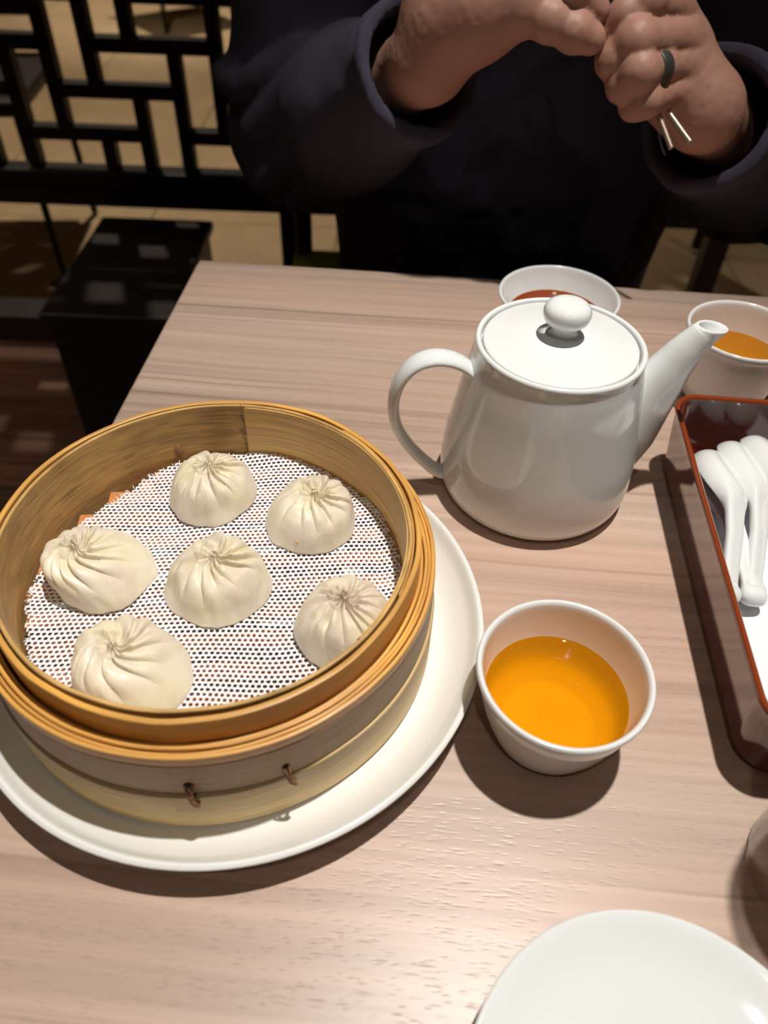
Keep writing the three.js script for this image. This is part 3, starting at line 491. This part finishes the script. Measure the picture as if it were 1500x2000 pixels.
// ------------------------------------------------------------------ cups of tea and the sauce bowl
function cupGeo(R, H, F, level) {
  const all = curvePts([[0, 0.0024], [F * 0.80, 0.0024], [F * 0.86, 0.0003], [F * 0.95, 0.0003], [F * 1.06, 0.0022], [F * 1.17, 0.0070], [R * 0.83, H * 0.42], [R * 0.915, H * 0.70], [R * 0.945, H * 0.87], [R * 0.985, H * 0.925], [R, H * 0.96], [R * 0.99, H * 0.99], [R * 0.965, H], [R * 0.935, H * 0.985], [R * 0.915, H * 0.94], [R * 0.885, H * 0.78], [R * 0.83, H * 0.52], [R * 0.755, H * 0.28], [F * 0.98, H * 0.145], [F * 0.82, H * 0.105], [F * 0.55, H * 0.095], [0, H * 0.095]], 200);
  let top = 0; all.forEach((p, i) => { if (p.y > all[top].y) top = i; }); let k = top; while (all[k].y > level) k++;
  return [new THREE.LatheGeometry(all.slice(0, k + 1), 128), new THREE.LatheGeometry(all.slice(k), 128)];
}
function liquid(r, y) { return lathe([[0, 0], [r * 0.85, 0], [r * 0.95, 0.0001], [r * 0.985, 0.0003], [r, 0.0009]], 96).translate(0, y, 0); }
function cup(name, label, p, R, H, F, level, lr, mat, liq, group) {
  const t = thing(name, label, 'cup', [p.x, TABLE, p.z], 0, group);
  const [dry, wet] = cupGeo(R, H, F, level);
  part('bowl', dry, M.cup, t); part('wetted_inside', wet, M.cupWet, t);
  part(liq, liquid(lr, level), mat, t, liq === 'tea' ? 'amber tea filling the cup' : 'dark brown dipping sauce');
  return t;
}
const c1 = cup('tea_cup', 'white porcelain cup of amber tea beside the steamer plate', V(0.0813, 0, -0.1821), 0.0387, 0.050, 0.0235, 0.0275, 0.0327, M.tea, 'tea', 'tea cups');
for (let k = 0; k < 9; k++) { const b = part('bubble', new THREE.SphereGeometry(0.00035 + 0.00025 * rnd(), 10, 8).scale(1, 0.7, 1), M.glass, c1, 'tiny bubble on the tea'); const q = onTable(1127 + 8 * (rnd() - 0.5) * 2, 1340 + 7 * (rnd() - 0.5) * 2, 0.0277); b.position.set(q.x - c1.position.x, 0.0277, q.z - c1.position.z); }
cup('tea_cup', 'white porcelain cup of amber tea behind the spout of the teapot', V(0.2420, 0, -0.4560), 0.0387, 0.056, 0.0250, 0.034, 0.0338, M.tea, 'tea', 'tea cups');
{
  const p = V(0.1294, 0, -0.5330), R = 0.0470, H = 0.034;
  const t = thing('sauce_bowl', 'shallow white bowl of dark dipping sauce behind the teapot lid', 'bowl', [p.x, TABLE, p.z]);
  part('bowl', lathe([[0, 0.002], [0.022, 0.002], [0.024, 0.0002], [0.027, 0.0006], [0.033, 0.006], [0.040, 0.016], [0.0445, 0.027], [R - 0.0003, H - 0.0015], [R - 0.0008, H], [R - 0.0026, H - 0.0008], [0.0415, 0.026], [0.036, 0.0155], [0.029, 0.0075], [0.020, 0.0042], [0, 0.0038]], 112, 130), M.porcelain, t);
  part('sauce', liquid(0.0366, 0.0165), M.sauce, t, 'dark brown dipping sauce');
}

// ------------------------------------------------------------------ lacquer tray with napkins and spoons
const TRAY = { yaw: -3.9 * Math.PI / 180 };
{
  // rounded rectangle rings, tray frame: x right, z towards the viewer; origin at the far left corner of the rim
  const o = onTable(1312, 764, 0.050), W = 0.135, D = 0.232, H = 0.050;
  TRAY.o = o; TRAY.W = W; TRAY.D = D;
  const t = thing('cutlery_tray', 'deep dark red lacquer tray with rounded corners holding spoons and napkins', 'tray', [o.x, TABLE, o.z], TRAY.yaw);
  const rr = (inset, r, y) => { const a = [], x0 = inset, x1 = W - inset, z0 = inset, z1 = D - inset; for (const [cx, cz, s] of [[x1 - r, z1 - r, 0], [x0 + r, z1 - r, 1], [x0 + r, z0 + r, 2], [x1 - r, z0 + r, 3]]) for (let k = 0; k <= 10; k++) { const th = (s + k / 10) * Math.PI / 2; a.push(V(cx + r * Math.cos(th), y, cz + r * Math.sin(th))); } return a; };
  const loft = (rings, capFirst, capLast) => {
    const P = [], idx = [], n = rings[0].length; rings.forEach((r) => r.forEach((p) => P.push(p.x, p.y, p.z)));
    for (let i = 0; i < rings.length - 1; i++) for (let k = 0; k < n; k++) { const a = i * n + k, b = i * n + (k + 1) % n; idx.push(a, a + n, b, b, a + n, b + n); }
    for (const [e, yes] of [[0, capFirst], [rings.length - 1, capLast]]) if (yes) { const c = P.length / 3, m = rings[e].reduce((s, p) => s.add(p), V(0, 0, 0)).divideScalar(n); P.push(m.x, m.y, m.z); for (let k = 0; k < n; k++) { const a = e * n + k, b = e * n + (k + 1) % n; e ? idx.push(a, c, b) : idx.push(a, b, c); } }
    const g = new THREE.BufferGeometry(); g.setAttribute('position', new THREE.Float32BufferAttribute(P, 3)); g.setIndex(idx); g.computeVertexNormals(); g.setAttribute('uv', new THREE.Float32BufferAttribute(new Float32Array(P.length / 3 * 2), 2)); return g;
  };
  const r0 = 0.016;
  part('shell', loft([rr(0.0105, r0 * 0.7, 0.0003), rr(0.0085, r0 * 0.8, 0.0003), rr(0.0062, r0 * 0.9, 0.0022), rr(0.0052, r0 * 0.92, 0.0055), rr(0.0050, r0 * 0.92, 0.0060), rr(0.0016, r0, 0.0380), rr(0.0010, r0, 0.0450), rr(0.0002, r0, 0.0470)], true, false), M.tray, t);
  part('rim', loft([rr(0.0003, r0, 0.0466), rr(0.0, r0, 0.0484), rr(0.0006, r0, 0.0496), rr(0.0018, r0 - 0.0008, 0.0498), rr(0.0030, r0 - 0.0018, 0.0490), rr(0.0034, r0 - 0.002, 0.0470)], false, false), M.trayRed, t, 'brighter orange-red rim');
  part('inside_wall', loft([rr(0.0033, r0 - 0.002, 0.0478), rr(0.0042, r0 - 0.002, 0.0380), rr(0.0072, r0 - 0.003, 0.0090), rr(0.0082, r0 - 0.0035, 0.0066)], false, false), M.tray, t);
  part('inside_bottom', loft([rr(0.0082, r0 - 0.0035, 0.0066), rr(0.0092, r0 - 0.004, 0.0050), rr(0.0120, r0 - 0.006, 0.0042)], false, true), M.trayBottom, t, 'bright red inside bottom');
}
const inTray = (x, y, z) => V(x, y, z).applyAxisAngle(V(0, 1, 0), TRAY.yaw).add(V(TRAY.o.x, TABLE, TRAY.o.z));
{
  const sheet = (w, d, th, nx, nz, seed, zig) => {                  // soft folded paper stack
    const g = new THREE.BoxGeometry(w, th, d, nx, 1, nz), p = g.attributes.position;
    for (let i = 0; i < p.count; i++) { const x = p.getX(i), z = p.getZ(i); let y = p.getY(i) + (p.getY(i) > 0 ? 0.0006 * noise(x * 40, z * 40, seed) + 0.0008 * noise(x * 14, z * 14, seed + 2) : 0); p.setY(i, y); if (zig && Math.abs(Math.abs(x) - w / 2) < 1e-5) p.setX(i, x + 0.0006 * ((Math.round((z + d / 2) / d * nz) % 2) * 2 - 1)); }
    g.computeVertexNormals(); return metric(g);
  };
  const t = thing('paper_napkin', 'folded white embossed paper napkin lying in the tray under the spoons', 'napkin', [0, 0, 0]); const c = inTray(0.066, 0.0052 + 0.0022, 0.120); t.position.copy(c); t.rotation.y = TRAY.yaw;
  part('stack', sheet(0.108, 0.196, 0.0035, 24, 40, 3), M.napkin, t);
  const t2 = thing('paper_napkin', 'second white napkin with a pinked edge beside the spoons in the tray', 'napkin', [0, 0, 0]); const c2 = inTray(0.108, 0.014, 0.10); t2.position.copy(c2); t2.rotation.y = TRAY.yaw - 0.1;
  part('stack', sheet(0.042, 0.15, 0.006, 8, 90, 8, true), M.napkin, t2);
}
// spoon: bowl round the origin, handle along +x; built lying face down
const spoonGeo = (() => {
  const KA = V(0.0915, -0.0265, -0.0024), KB = V(0.0915, -0.0265, 0.0024), knobField = cone(KA, KB, 0.0062, 0.0062);
  const handle = chain([[V(0.016, 0.006, 0), 0.0080], [V(0.030, 0.0045, 0), 0.0066], [V(0.055, -0.0065, 0), 0.0054], [V(0.080, -0.0200, 0), 0.0050], [V(0.090, -0.0262, 0), 0.0050]]);
  const f = (x, y, z) => {
    // bowl underside up: half egg, open side at y = 0, blunt top
    const w = x > 0 ? 0.031 : 0.0345, e = Math.hypot(x / w, Math.max(y, 0) / 0.0185, z / 0.0192), out = (e - 1) * 0.0185, cut = y - 0.0150;
    let egg = smax(smax(out, -y - 0.0002, 0.0012), cut, 0.004);
    const ei = Math.hypot(x / (w - 0.0030), Math.max(y, 0) / 0.0135, z / 0.0166); egg = smax(egg, -(ei - 1) * 0.0150, 0.0012);
    let h = 1; for (const c of handle) h = Math.min(h, c(x, y, z * 0.82));
    const rest = x < 0.02 ? Math.hypot(x, y, z) * 0 : 0; h = smax(h, (0.0215 - x) * 1.0, 0.004);
    // shallow channel along the upper side of the handle
    const yc = x < 0.03 ? 0.0045 : x < 0.055 ? mix(0.0045, -0.0065, (x - 0.03) / 0.025) : mix(-0.0065, -0.0200, (x - 0.055) / 0.025);
    h = smax(h, (y - yc) - 0.0030 - 0.10 * 0, 0.002);
    const knob = knobField(x, y, z);
    return smin(smin(egg, h, 0.006), knob, 0.004);
  };
  return nets(f, [-0.038, -0.038, -0.024], [0.104, 0.022, 0.024], 0.0010);
})();
[
  ['white ceramic soup spoon lying face down against the red edge of the tray', 1396, 925, 0.0300, 1462, 1105, 0.0245, -0.2],
  ['white ceramic soup spoon lying face down on top, its whole handle showing', 1432, 915, 0.0400, 1436, 1134, 0.0290, -0.55],
  ['white ceramic soup spoon with a curled handle end resting on the napkin', 1480, 902, 0.0375, 1486, 1140, 0.0220, -0.6],
  ['white ceramic soup spoon nearest the pinked napkin', 1530, 888, 0.0390, 1575, 1112, 0.0240, -0.6],
].forEach(([label, x, y, h, hx, hy, hh, rollBy]) => {
  const a = onTable(x, y, h), b = onTable(hx, hy, hh), X = b.clone().sub(a).normalize(), Z = X.clone().cross(V(0, 1, 0)).normalize(), Y = Z.clone().cross(X);
  const t = thing('soup_spoon', label, 'spoon', [0, 0, 0], 0, 'spoons in the tray');
  t.quaternion.setFromRotationMatrix(new THREE.Matrix4().makeBasis(X, Y, Z)); t.rotateX(rollBy); t.rotateZ(Math.atan2(0.0355, 0.091)); const k = clamp(a.distanceTo(b) / 0.0978, 0.84, 1.25); t.scale.setScalar(k); t.updateMatrixWorld(true); t.position.copy(a).sub(V(0, 0.015 * k, 0).applyQuaternion(t.quaternion));
  part('spoon_body', spoonGeo, M.porcelain, t);
});

// ------------------------------------------------------------------ glass
{
  const p = V(0.1935, TABLE, -0.1160), t = thing('drinking_glass', 'clear drinking glass of brown tea at the corner of the tray, beside the side plate', 'glass', [p.x, p.y, p.z]);
  part('glass_wall', lathe([[0, 0.0004], [0.030, 0.0004], [0.0335, 0.0018], [0.0345, 0.005], [0.0350, 0.05], [0.0376, 0.132], [0.0370, 0.1332], [0.0358, 0.132], [0.0310, 0.05], [0.0285, 0.026], [0.0250, 0.0205], [0, 0.0200]], 96, 120), M.glass, t);
  part('drink', lathe([[0, 0.0206], [0.0246, 0.0210], [0.0280, 0.0265], [0.0305, 0.05], [0.0338, 0.105], [0, 0.105]], 80), M.milkTea, t, 'brown tea in the glass');
}

// ------------------------------------------------------------------ the diner
{
  const A = (x, y, d) => along(x, y, d * 1.15);
  const t = thing('person', 'person in a dark navy hooded sweatshirt sitting across the table, hands raised together', 'person', [0, 0, 0]);
  const cx = 0.14;
  const shL = V(cx - 0.195, 1.21, -1.00), shR = V(cx + 0.195, 1.21, -1.00), elL = V(-0.095, 0.785, -0.834), elR = V(0.378, 0.770, -0.829);
  const wrL = A(838, 118, 0.575), wrR = A(1372, 215, 0.600);
  // ---- hands, from finger joints read off the photograph
  const handL = {
    k: 0.010, segs: [
      ...chain([[elL, 0.036], [wrL.clone().lerp(elL, 0.25), 0.030], [wrL, 0.0275], [A(878, 52, 0.566), 0.030]]),
      ...chain([[A(878, 44, 0.566), 0.0312], [A(935, 12, 0.560), 0.0325], [A(1000, -22, 0.556), 0.0290]]),
      ...chain([[A(870, 10, 0.575), 0.029], [A(990, -70, 0.570), 0.027]])],
    fingers: [
      [[A(960, 22, 0.556), 0.018], [A(1018, 16, 0.547), 0.0145], [A(1075, 40, 0.544), 0.0115], [A(1122, 62, 0.545), 0.0110], [A(1154, 76, 0.547), 0.0092]],
      [[A(985, -60, 0.560), 0.0125], [A(1062, -62, 0.548), 0.0115], [A(1122, -28, 0.546), 0.0105], [A(1162, 20, 0.552), 0.0090]],
      [[A(975, -85, 0.572), 0.0125], [A(1062, -95, 0.566), 0.0115], [A(1125, -70, 0.568), 0.0105], [A(1165, -35, 0.574), 0.0090]],
      [[A(965, -100, 0.585), 0.0120], [A(1048, -120, 0.584), 0.0110], [A(1110, -100, 0.588), 0.0100], [A(1150, -72, 0.592), 0.0088]],
      [[A(950, -105, 0.598), 0.0110], [A(1020, -128, 0.602), 0.0098], [A(1070, -118, 0.606), 0.0090], [A(1105, -95, 0.610), 0.0080]]],
  };
  const handR = {
    k: 0.010, segs: [
      ...chain([[elR, 0.036], [wrR.clone().lerp(elR, 0.3), 0.029], [wrR, 0.0255]]),
      ...chain([[A(1318, 40, 0.592), 0.0165], [A(1332, 100, 0.594), 0.0190], [A(1352, 178, 0.597), 0.0235], [wrR, 0.0255]]),
      ...chain([[A(1296, 120, 0.602), 0.018], [A(1312, 185, 0.600), 0.0180], [wrR, 0.0235]])],
    fingers: [
      [[A(1314, 16, 0.583), 0.0140], [A(1262, 2, 0.562), 0.0122], [A(1220, 30, 0.557), 0.0106], [A(1190, 58, 0.558), 0.0089]],
      [[A(1326, 74, 0.581), 0.0138], [A(1242, 80, 0.550), 0.0134], [A(1199, 118, 0.554), 0.0117], [A(1204, 146, 0.570), 0.0096]],
      [[A(1330, 125, 0.581), 0.0122], [A(1290, 133, 0.563), 0.0110], [A(1248, 141, 0.546), 0.0128], [A(1218, 166, 0.552), 0.0112], [A(1230, 180, 0.569), 0.0094]],
      [[A(1324, 172, 0.583), 0.0116], [A(1260, 197, 0.553), 0.0110], [A(1239, 205, 0.558), 0.0098], [A(1256, 207, 0.574), 0.0082]],
      [[A(1335, 150, 0.615), 0.016], [A(1290, 70, 0.610), 0.0135], [A(1235, 45, 0.596), 0.0115], [A(1196, 30, 0.583), 0.0100]]],
  };
  const fat = 1.12; handL.fingers.forEach((f) => f.forEach((q) => { q[1] *= fat; }));
  const handField = (h) => {
    const fs = h.fingers.map(chain), kn = h.fingers.flatMap((f) => f.slice(1, -1).map(([p, r]) => [p, r * 1.06]));
    return (x, y, z) => {
      let d = 1; for (const s of h.segs) d = smin(d, s(x, y, z), 0.014);
      let e = 1; for (const f of fs) { let q = 1; for (const s of f) q = smin(q, s(x, y, z), 0.004); e = smin(e, q, 0.0006); }
      for (const [p, r] of kn) e = smin(e, Math.hypot(x - p.x, y - p.y, z - p.z) - r, 0.004);
      return smin(d, e, 0.007) + 0.00025 * noise(x * 260, y * 260, z * 260);
    };
  };
  const bounds = (pts, m) => { const lo = [1e9, 1e9, 1e9], hi = [-1e9, -1e9, -1e9]; for (const p of pts) [p.x, p.y, p.z].forEach((v, i) => { lo[i] = Math.min(lo[i], v - m); hi[i] = Math.max(hi[i], v + m); }); return [lo, hi]; };
  const hl = handField(handL), hr = handField(handR);
  const bl = bounds([...handL.fingers.flat().map((q) => q[0]), wrL, wrL.clone().lerp(elL, 0.3)], 0.04), br = bounds([...handR.fingers.flat().map((q) => q[0]), wrR, wrR.clone().lerp(elR, 0.3)], 0.04);
  const gL = nets((x, y, z) => smax(hl(x, y, z), Math.max(bl[0][0] + 0.004 - x, x - bl[1][0] + 0.004, bl[0][1] + 0.004 - y, y - bl[1][1] + 0.004, bl[0][2] + 0.004 - z, z - bl[1][2] + 0.004), 0.001), ...bl, 0.0024);
  const gR = nets((x, y, z) => smax(hr(x, y, z), Math.max(br[0][0] + 0.004 - x, x - br[1][0] + 0.004, br[0][1] + 0.004 - y, y - br[1][1] + 0.004, br[0][2] + 0.004 - z, z - br[1][2] + 0.004), 0.001), ...br, 0.0024);
  // ---- head, neck, trunk and arms under the clothes
  const headC = V(cx, 1.495, -0.96);
  const core = [...chain([[V(cx, 0.56, -1.00), 0.10], [V(cx, 0.80, -0.98), 0.10], [V(cx, 1.06, -1.00), 0.11], [V(cx, 1.25, -1.01), 0.07], [V(cx, 1.38, -0.99), 0.052]]), ...chain([[V(cx, 1.18, -0.91), 0.06], [shL, 0.045], [elL, 0.036], [wrL.clone().lerp(elL, 0.2), 0.026]]), ...chain([[V(cx, 1.18, -0.91), 0.06], [shR, 0.045], [elR, 0.036], [wrR.clone().lerp(elR, 0.2), 0.026]])];
  const bodyF = (x, y, z) => { let d = 1; for (const s of core) d = smin(d, s(x, y, z), 0.03); return d; };
  const headF = (x, y, z) => {
    const dx = x - headC.x, dy = y - headC.y, dz = z - headC.z;
    let d = (Math.hypot(dx / 0.075, (dy - 0.02) / 0.105, dz / 0.092) - 1) * 0.085;
    d = smin(d, cone(V(0, -0.05, 0.035), V(0, -0.095, 0.055), 0.052, 0.030)(dx, dy, dz), 0.03);                         // jaw
    d = smin(d, cone(V(0, 0.012, 0.088), V(0, -0.026, 0.108), 0.008, 0.0125)(dx, dy, dz), 0.012);                      // nose
    for (const s of [-1, 1]) {
      d = smax(d, -(Math.hypot(dx - s * 0.031, dy - 0.008, dz - 0.098) - 0.016), 0.016);                                // eye hollow
      d = smin(d, Math.hypot(dx - s * 0.031, dy - 0.006, dz - 0.074) - 0.0135, 0.003);                                  // eyeball and lid
      d = smin(d, cone(V(s * 0.012, 0.030, 0.090), V(s * 0.048, 0.030, 0.076), 0.007, 0.006)(dx, dy, dz), 0.012);       // brow
      d = smin(d, cone(V(s * 0.078, 0.018, -0.004), V(s * 0.076, -0.024, 0.004), 0.011, 0.008)(dx, dy, dz), 0.006);     // ear
    }
    d = smin(d, cone(V(-0.018, -0.056, 0.086), V(0.018, -0.056, 0.086), 0.0065, 0.0065)(dx, dy, dz), 0.007);           // lips
    d = smax(d, -(cone(V(-0.020, -0.0565, 0.097), V(0.020, -0.0565, 0.097), 0.0022, 0.0022)(dx, dy, dz)), 0.003);
    return smin(d, cone(V(0, -0.06, -0.02), V(0, -0.14, -0.03), 0.052, 0.053)(dx, dy, dz), 0.03);
  };
  const gB = nets(bodyF, [-0.30, 0.42, -1.15], [0.58, 1.43, -0.55], 0.012), gH = nets((x, y, z) => smax(headF(x, y, z), 1.355 - y, 0.004), [cx - 0.11, 1.34, -1.1], [cx + 0.11, 1.64, -0.82], 0.004);
  part('body', mergeGeometries([gB, gH, gL, gR]), M.skin, t);
  part('hair', nets((x, y, z) => { const dx = x - headC.x, dy = y - headC.y, dz = z - headC.z; let d = (Math.hypot(dx / 0.083, (dy - 0.026) / 0.112, (dz + 0.006) / 0.101) - 1) * 0.09; d = smax(d, (dz - 0.035) - Math.max(0, dy - 0.03) * 1.4, 0.01); d = smax(d, -dy - 0.05, 0.01); return d + 0.003 * noise(x * 90, y * 40, z * 90); }, [cx - 0.11, 1.41, -1.1], [cx + 0.11, 1.66, -0.80], 0.005), M.hair, t, 'short dark hair');
  // ---- sweatshirt with open cuffs and creased sleeves
  const cuffL = wrL.clone().lerp(elL, 0.055), cuffR = wrR.clone().lerp(elR, 0.085);
  const fwdL = wrL.clone().sub(elL).normalize(), fwdR = wrR.clone().sub(elR).normalize();
  const sl = [...chain([[shL, 0.094], [shL.clone().lerp(elL, 0.55), 0.084], [elL.clone().add(V(-0.01, 0.01, 0)), 0.071]]), ...chain([[elL, 0.071], [elL.clone().lerp(cuffL, 0.5), 0.063], [cuffL, 0.047], [cuffL.clone().addScaledVector(fwdL, 0.05), 0.047]])];
  const sr = [...chain([[shR, 0.094], [shR.clone().lerp(elR, 0.55), 0.084], [elR.clone().add(V(0.01, 0.01, 0)), 0.070]]), ...chain([[elR, 0.071], [elR.clone().lerp(cuffR, 0.5), 0.064], [cuffR, 0.049], [cuffR.clone().addScaledVector(fwdR, 0.05), 0.049]])];
  const trunk = chain([[V(cx - 0.004, 0.52, -1.00), 0.212], [V(cx - 0.004, 0.74, -0.995), 0.216], [V(cx, 1.02, -1.00), 0.195], [V(cx, 1.19, -1.015), 0.12], [V(cx, 1.28, -1.02), 0.085]]);
  const cavL = cone(elL.clone().lerp(cuffL, 0.72), cuffL.clone().addScaledVector(fwdL, 0.09), 0.040, 0.0425), cavR = cone(elR.clone().lerp(cuffR, 0.70), cuffR.clone().addScaledVector(fwdR, 0.09), 0.042, 0.0445);
  const foldsFrom = (list) => list.map(([a, b, c, r]) => chain(spline([a, b, c], 6).map((p) => [p, r]))).flat();
  const onArm = (a, b, s, dx, dy, dz) => a.clone().lerp(b, s).add(V(dx, dy, dz).multiplyScalar(1.22));
  const folds = foldsFrom([
    [onArm(elL, cuffL, 0.05, -0.040, 0.020, 0.045), onArm(elL, cuffL, 0.18, -0.010, 0.045, 0.045), onArm(elL, cuffL, 0.32, 0.02, 0.052, 0.02), 0.012],
    [onArm(elL, cuffL, 0.02, -0.035, -0.020, 0.050), onArm(elL, cuffL, 0.20, -0.005, 0.018, 0.058), onArm(elL, cuffL, 0.45, 0.01, 0.050, 0.03), 0.011],
    [onArm(elL, cuffL, 0.10, -0.015, -0.040, 0.045), onArm(elL, cuffL, 0.35, 0.005, 0.005, 0.055), onArm(elL, cuffL, 0.62, 0.0, 0.045, 0.03), 0.010],
    [onArm(elL, cuffL, -0.12, -0.055, 0.06, 0.02), onArm(elL, cuffL, -0.02, -0.045, 0.055, 0.045), onArm(elL, cuffL, 0.12, -0.01, 0.07, 0.03), 0.012],
    [onArm(elR, cuffR, 0.05, 0.040, -0.010, 0.040), onArm(elR, cuffR, 0.22, 0.045, 0.030, 0.028), onArm(elR, cuffR, 0.45, 0.035, 0.045, 0.01), 0.011],
    [onArm(elR, cuffR, 0.10, 0.020, -0.040, 0.040), onArm(elR, cuffR, 0.32, 0.038, 0.000, 0.038), onArm(elR, cuffR, 0.60, 0.035, 0.030, 0.018), 0.010],
    [onArm(elR, cuffR, 0.28, 0.000, -0.050, 0.024), onArm(elR, cuffR, 0.50, 0.022, -0.022, 0.040), onArm(elR, cuffR, 0.75, 0.032, 0.010, 0.026), 0.009],
    [V(cx - 0.13, 0.80, -0.862), V(cx - 0.02, 0.85, -0.835), V(cx + 0.06, 0.93, -0.838), 0.010],
    [V(cx + 0.14, 0.78, -0.868), V(cx + 0.05, 0.74, -0.830), V(cx - 0.05, 0.73, -0.832), 0.008]]);
  const hood = (x, y, z) => { const q = Math.hypot((x - cx) / 0.13, (y - 1.27) / 0.06, (z + 1.07) / 0.09); return (q - 1) * 0.06; };
  const cloth = (x, y, z) => {
    const zz = (z + 1.00) * 1.25 - 1.00; let d = 1; for (const s of trunk) d = smin(d, s(x, y, zz), 0.05);
    d = smin(d, hood(x, y, z), 0.03);
    let a = 1, b = 1; for (const s of sl) a = smin(a, s(x, y, z), 0.02); for (const s of sr) b = smin(b, s(x, y, z), 0.02);
    // cuffs end square across the wrist
    const eL = (x - cuffL.x) * fwdL.x + (y - cuffL.y) * fwdL.y + (z - cuffL.z) * fwdL.z, eR = (x - cuffR.x) * fwdR.x + (y - cuffR.y) * fwdR.y + (z - cuffR.z) * fwdR.z;
    a = smax(a, eL - 0.0025 * noise(x * 60, y * 60, z * 60), 0.004); b = smax(b, eR - 0.0025 * noise(x * 60, y * 60, z * 60 + 4), 0.004);
    d = smin(d, a, 0.022); d = smin(d, b, 0.022);
    let f = 1; for (const s of folds) { const q = s(x, y, z); if (q < f) f = q; } d = smin(d, f, 0.014);
    d += 0.003 * noise(x * 22, y * 22, z * 22) + 0.0012 * noise(x * 60, y * 60, z * 60);
    d = smax(d, 0.46 - y, 0.01); d = smax(d, -cavL(x, y, z), 0.003); d = smax(d, -cavR(x, y, z), 0.003);
    d = smax(d, -(Math.hypot((x - cx) / 0.062, (y - 1.33) / 0.09, (z + 0.985) / 0.062) - 1) * 0.06, 0.01);
    return d;
  };
  part('hooded_sweatshirt', nets(cloth, [-0.30, 0.30, -1.23], [0.57, 1.37, -0.55], 0.0050), M.hoodie, t, 'dark navy sweatshirt with loose cuffs');
  // ---- trousers and shoes below the table
  const legs = []; for (const s of [-1, 1]) legs.push(...chain([[V(cx + s * 0.07, 0.535, -1.00), 0.085], [V(cx + s * 0.10, 0.535, -0.52), 0.066], [V(cx + s * 0.11, 0.30, -0.55), 0.056], [V(cx + s * 0.11, 0.10, -0.58), 0.046]]));
  part('trousers', nets((x, y, z) => { let d = 1; for (const s of legs) d = smin(d, s(x, y, z), 0.02); return d + 0.003 * noise(x * 25, y * 25, z * 25); }, [cx - 0.25, 0.02, -1.14], [cx + 0.25, 0.66, -0.4], 0.010), M.trousers, t, 'black trousers');
  for (const s of [-1, 1]) { const f = chain([[V(cx + s * 0.11, 0.052, -0.61), 0.044], [V(cx + s * 0.12, 0.045, -0.52), 0.043], [V(cx + s * 0.125, 0.038, -0.42), 0.036]]); part('shoe', nets((x, y, z) => { let d = 1; for (const q of f) d = smin(d, q(x, y, z), 0.02); return smax(d, 0.004 - y, 0.004); }, [cx + s * 0.12 - 0.07, -0.01, -0.68], [cx + s * 0.12 + 0.07, 0.12, -0.36], 0.007), M.shoe, t); }

  // ---- things held or worn
  const f2 = handR.fingers[2], m = f2[1][0].clone().lerp(f2[2][0], 0.28), ax = f2[2][0].clone().sub(f2[1][0]).normalize();
  const ring = part('finger_ring', lathe([[0.0117, -0.0052], [0.0126, -0.0054], [0.0133, -0.0040], [0.0135, 0], [0.0133, 0.0040], [0.0126, 0.0054], [0.0117, 0.0052], [0.0116, 0], [0.0117, -0.0052]], 56), M.bandRing, scene);
  ring.position.copy(m); ring.quaternion.setFromUnitVectors(V(0, 1, 0), ax); tag(ring, 'wide dark grey band ring on the finger of the hand holding chopsticks', 'ring');
  [[[1311, 291, 0.557], [1262, 160, 0.572], [1205, 10, 0.607], 'straight'], [[1348, 279, 0.562], [1284, 190, 0.574], [1215, 95, 0.600], 'slanted']].forEach(([a, b, c, w]) => {
    const p = A(...a), q = A(...b), r = p.clone().addScaledVector(q.clone().sub(p).normalize(), 0.20);
    const o = thing('chopstick', w === 'straight' ? 'steeper of two pale slim chopsticks sticking out below the fist' : 'more slanted of two pale slim chopsticks sticking out below the fist', 'chopstick', [0, 0, 0], 0, 'chopsticks in the hand');
    part('stick', sweep([p, p.clone().lerp(r, 0.004), p.clone().lerp(r, 0.5), r], [0.0016, 0.0020, 0.0023, 0.0028], null, 14), M.steel, o);
  });
  const k0 = A(1170, 53, 0.553), kx = A(1062, -2, 0.551).sub(k0).normalize(), kyRaw = A(1198, -40, 0.560).sub(k0), ky = kyRaw.addScaledVector(kx, -kyRaw.dot(kx)).normalize(), kz = kx.clone().cross(ky);
  const ph = thing('handheld_device', 'flat black handheld device gripped between the fingers of both hands', 'device', [0, 0, 0]);
  ph.quaternion.setFromRotationMatrix(new THREE.Matrix4().makeBasis(kx, ky, kz)); ph.position.copy(k0).addScaledVector(kx, 0.035).addScaledVector(ky, 0.05);
  part('case', box(0.070, 0.10, 0.008, 0, 0, 0, 0.0035), M.device, ph);
  part('screen', box(0.064, 0.094, 0.0006, 0, 0, kz.z > 0 ? -0.0042 : 0.0042), M.device, ph);
}
chair('dining_chair', 'chair with lime green padded seat and back under the diner', [0.085, 0, -1.02], 0, { seat: M.green, back: M.green, w: 0.52, d: 0.46, leg: 0.014 });

renderer.render(scene, camera);
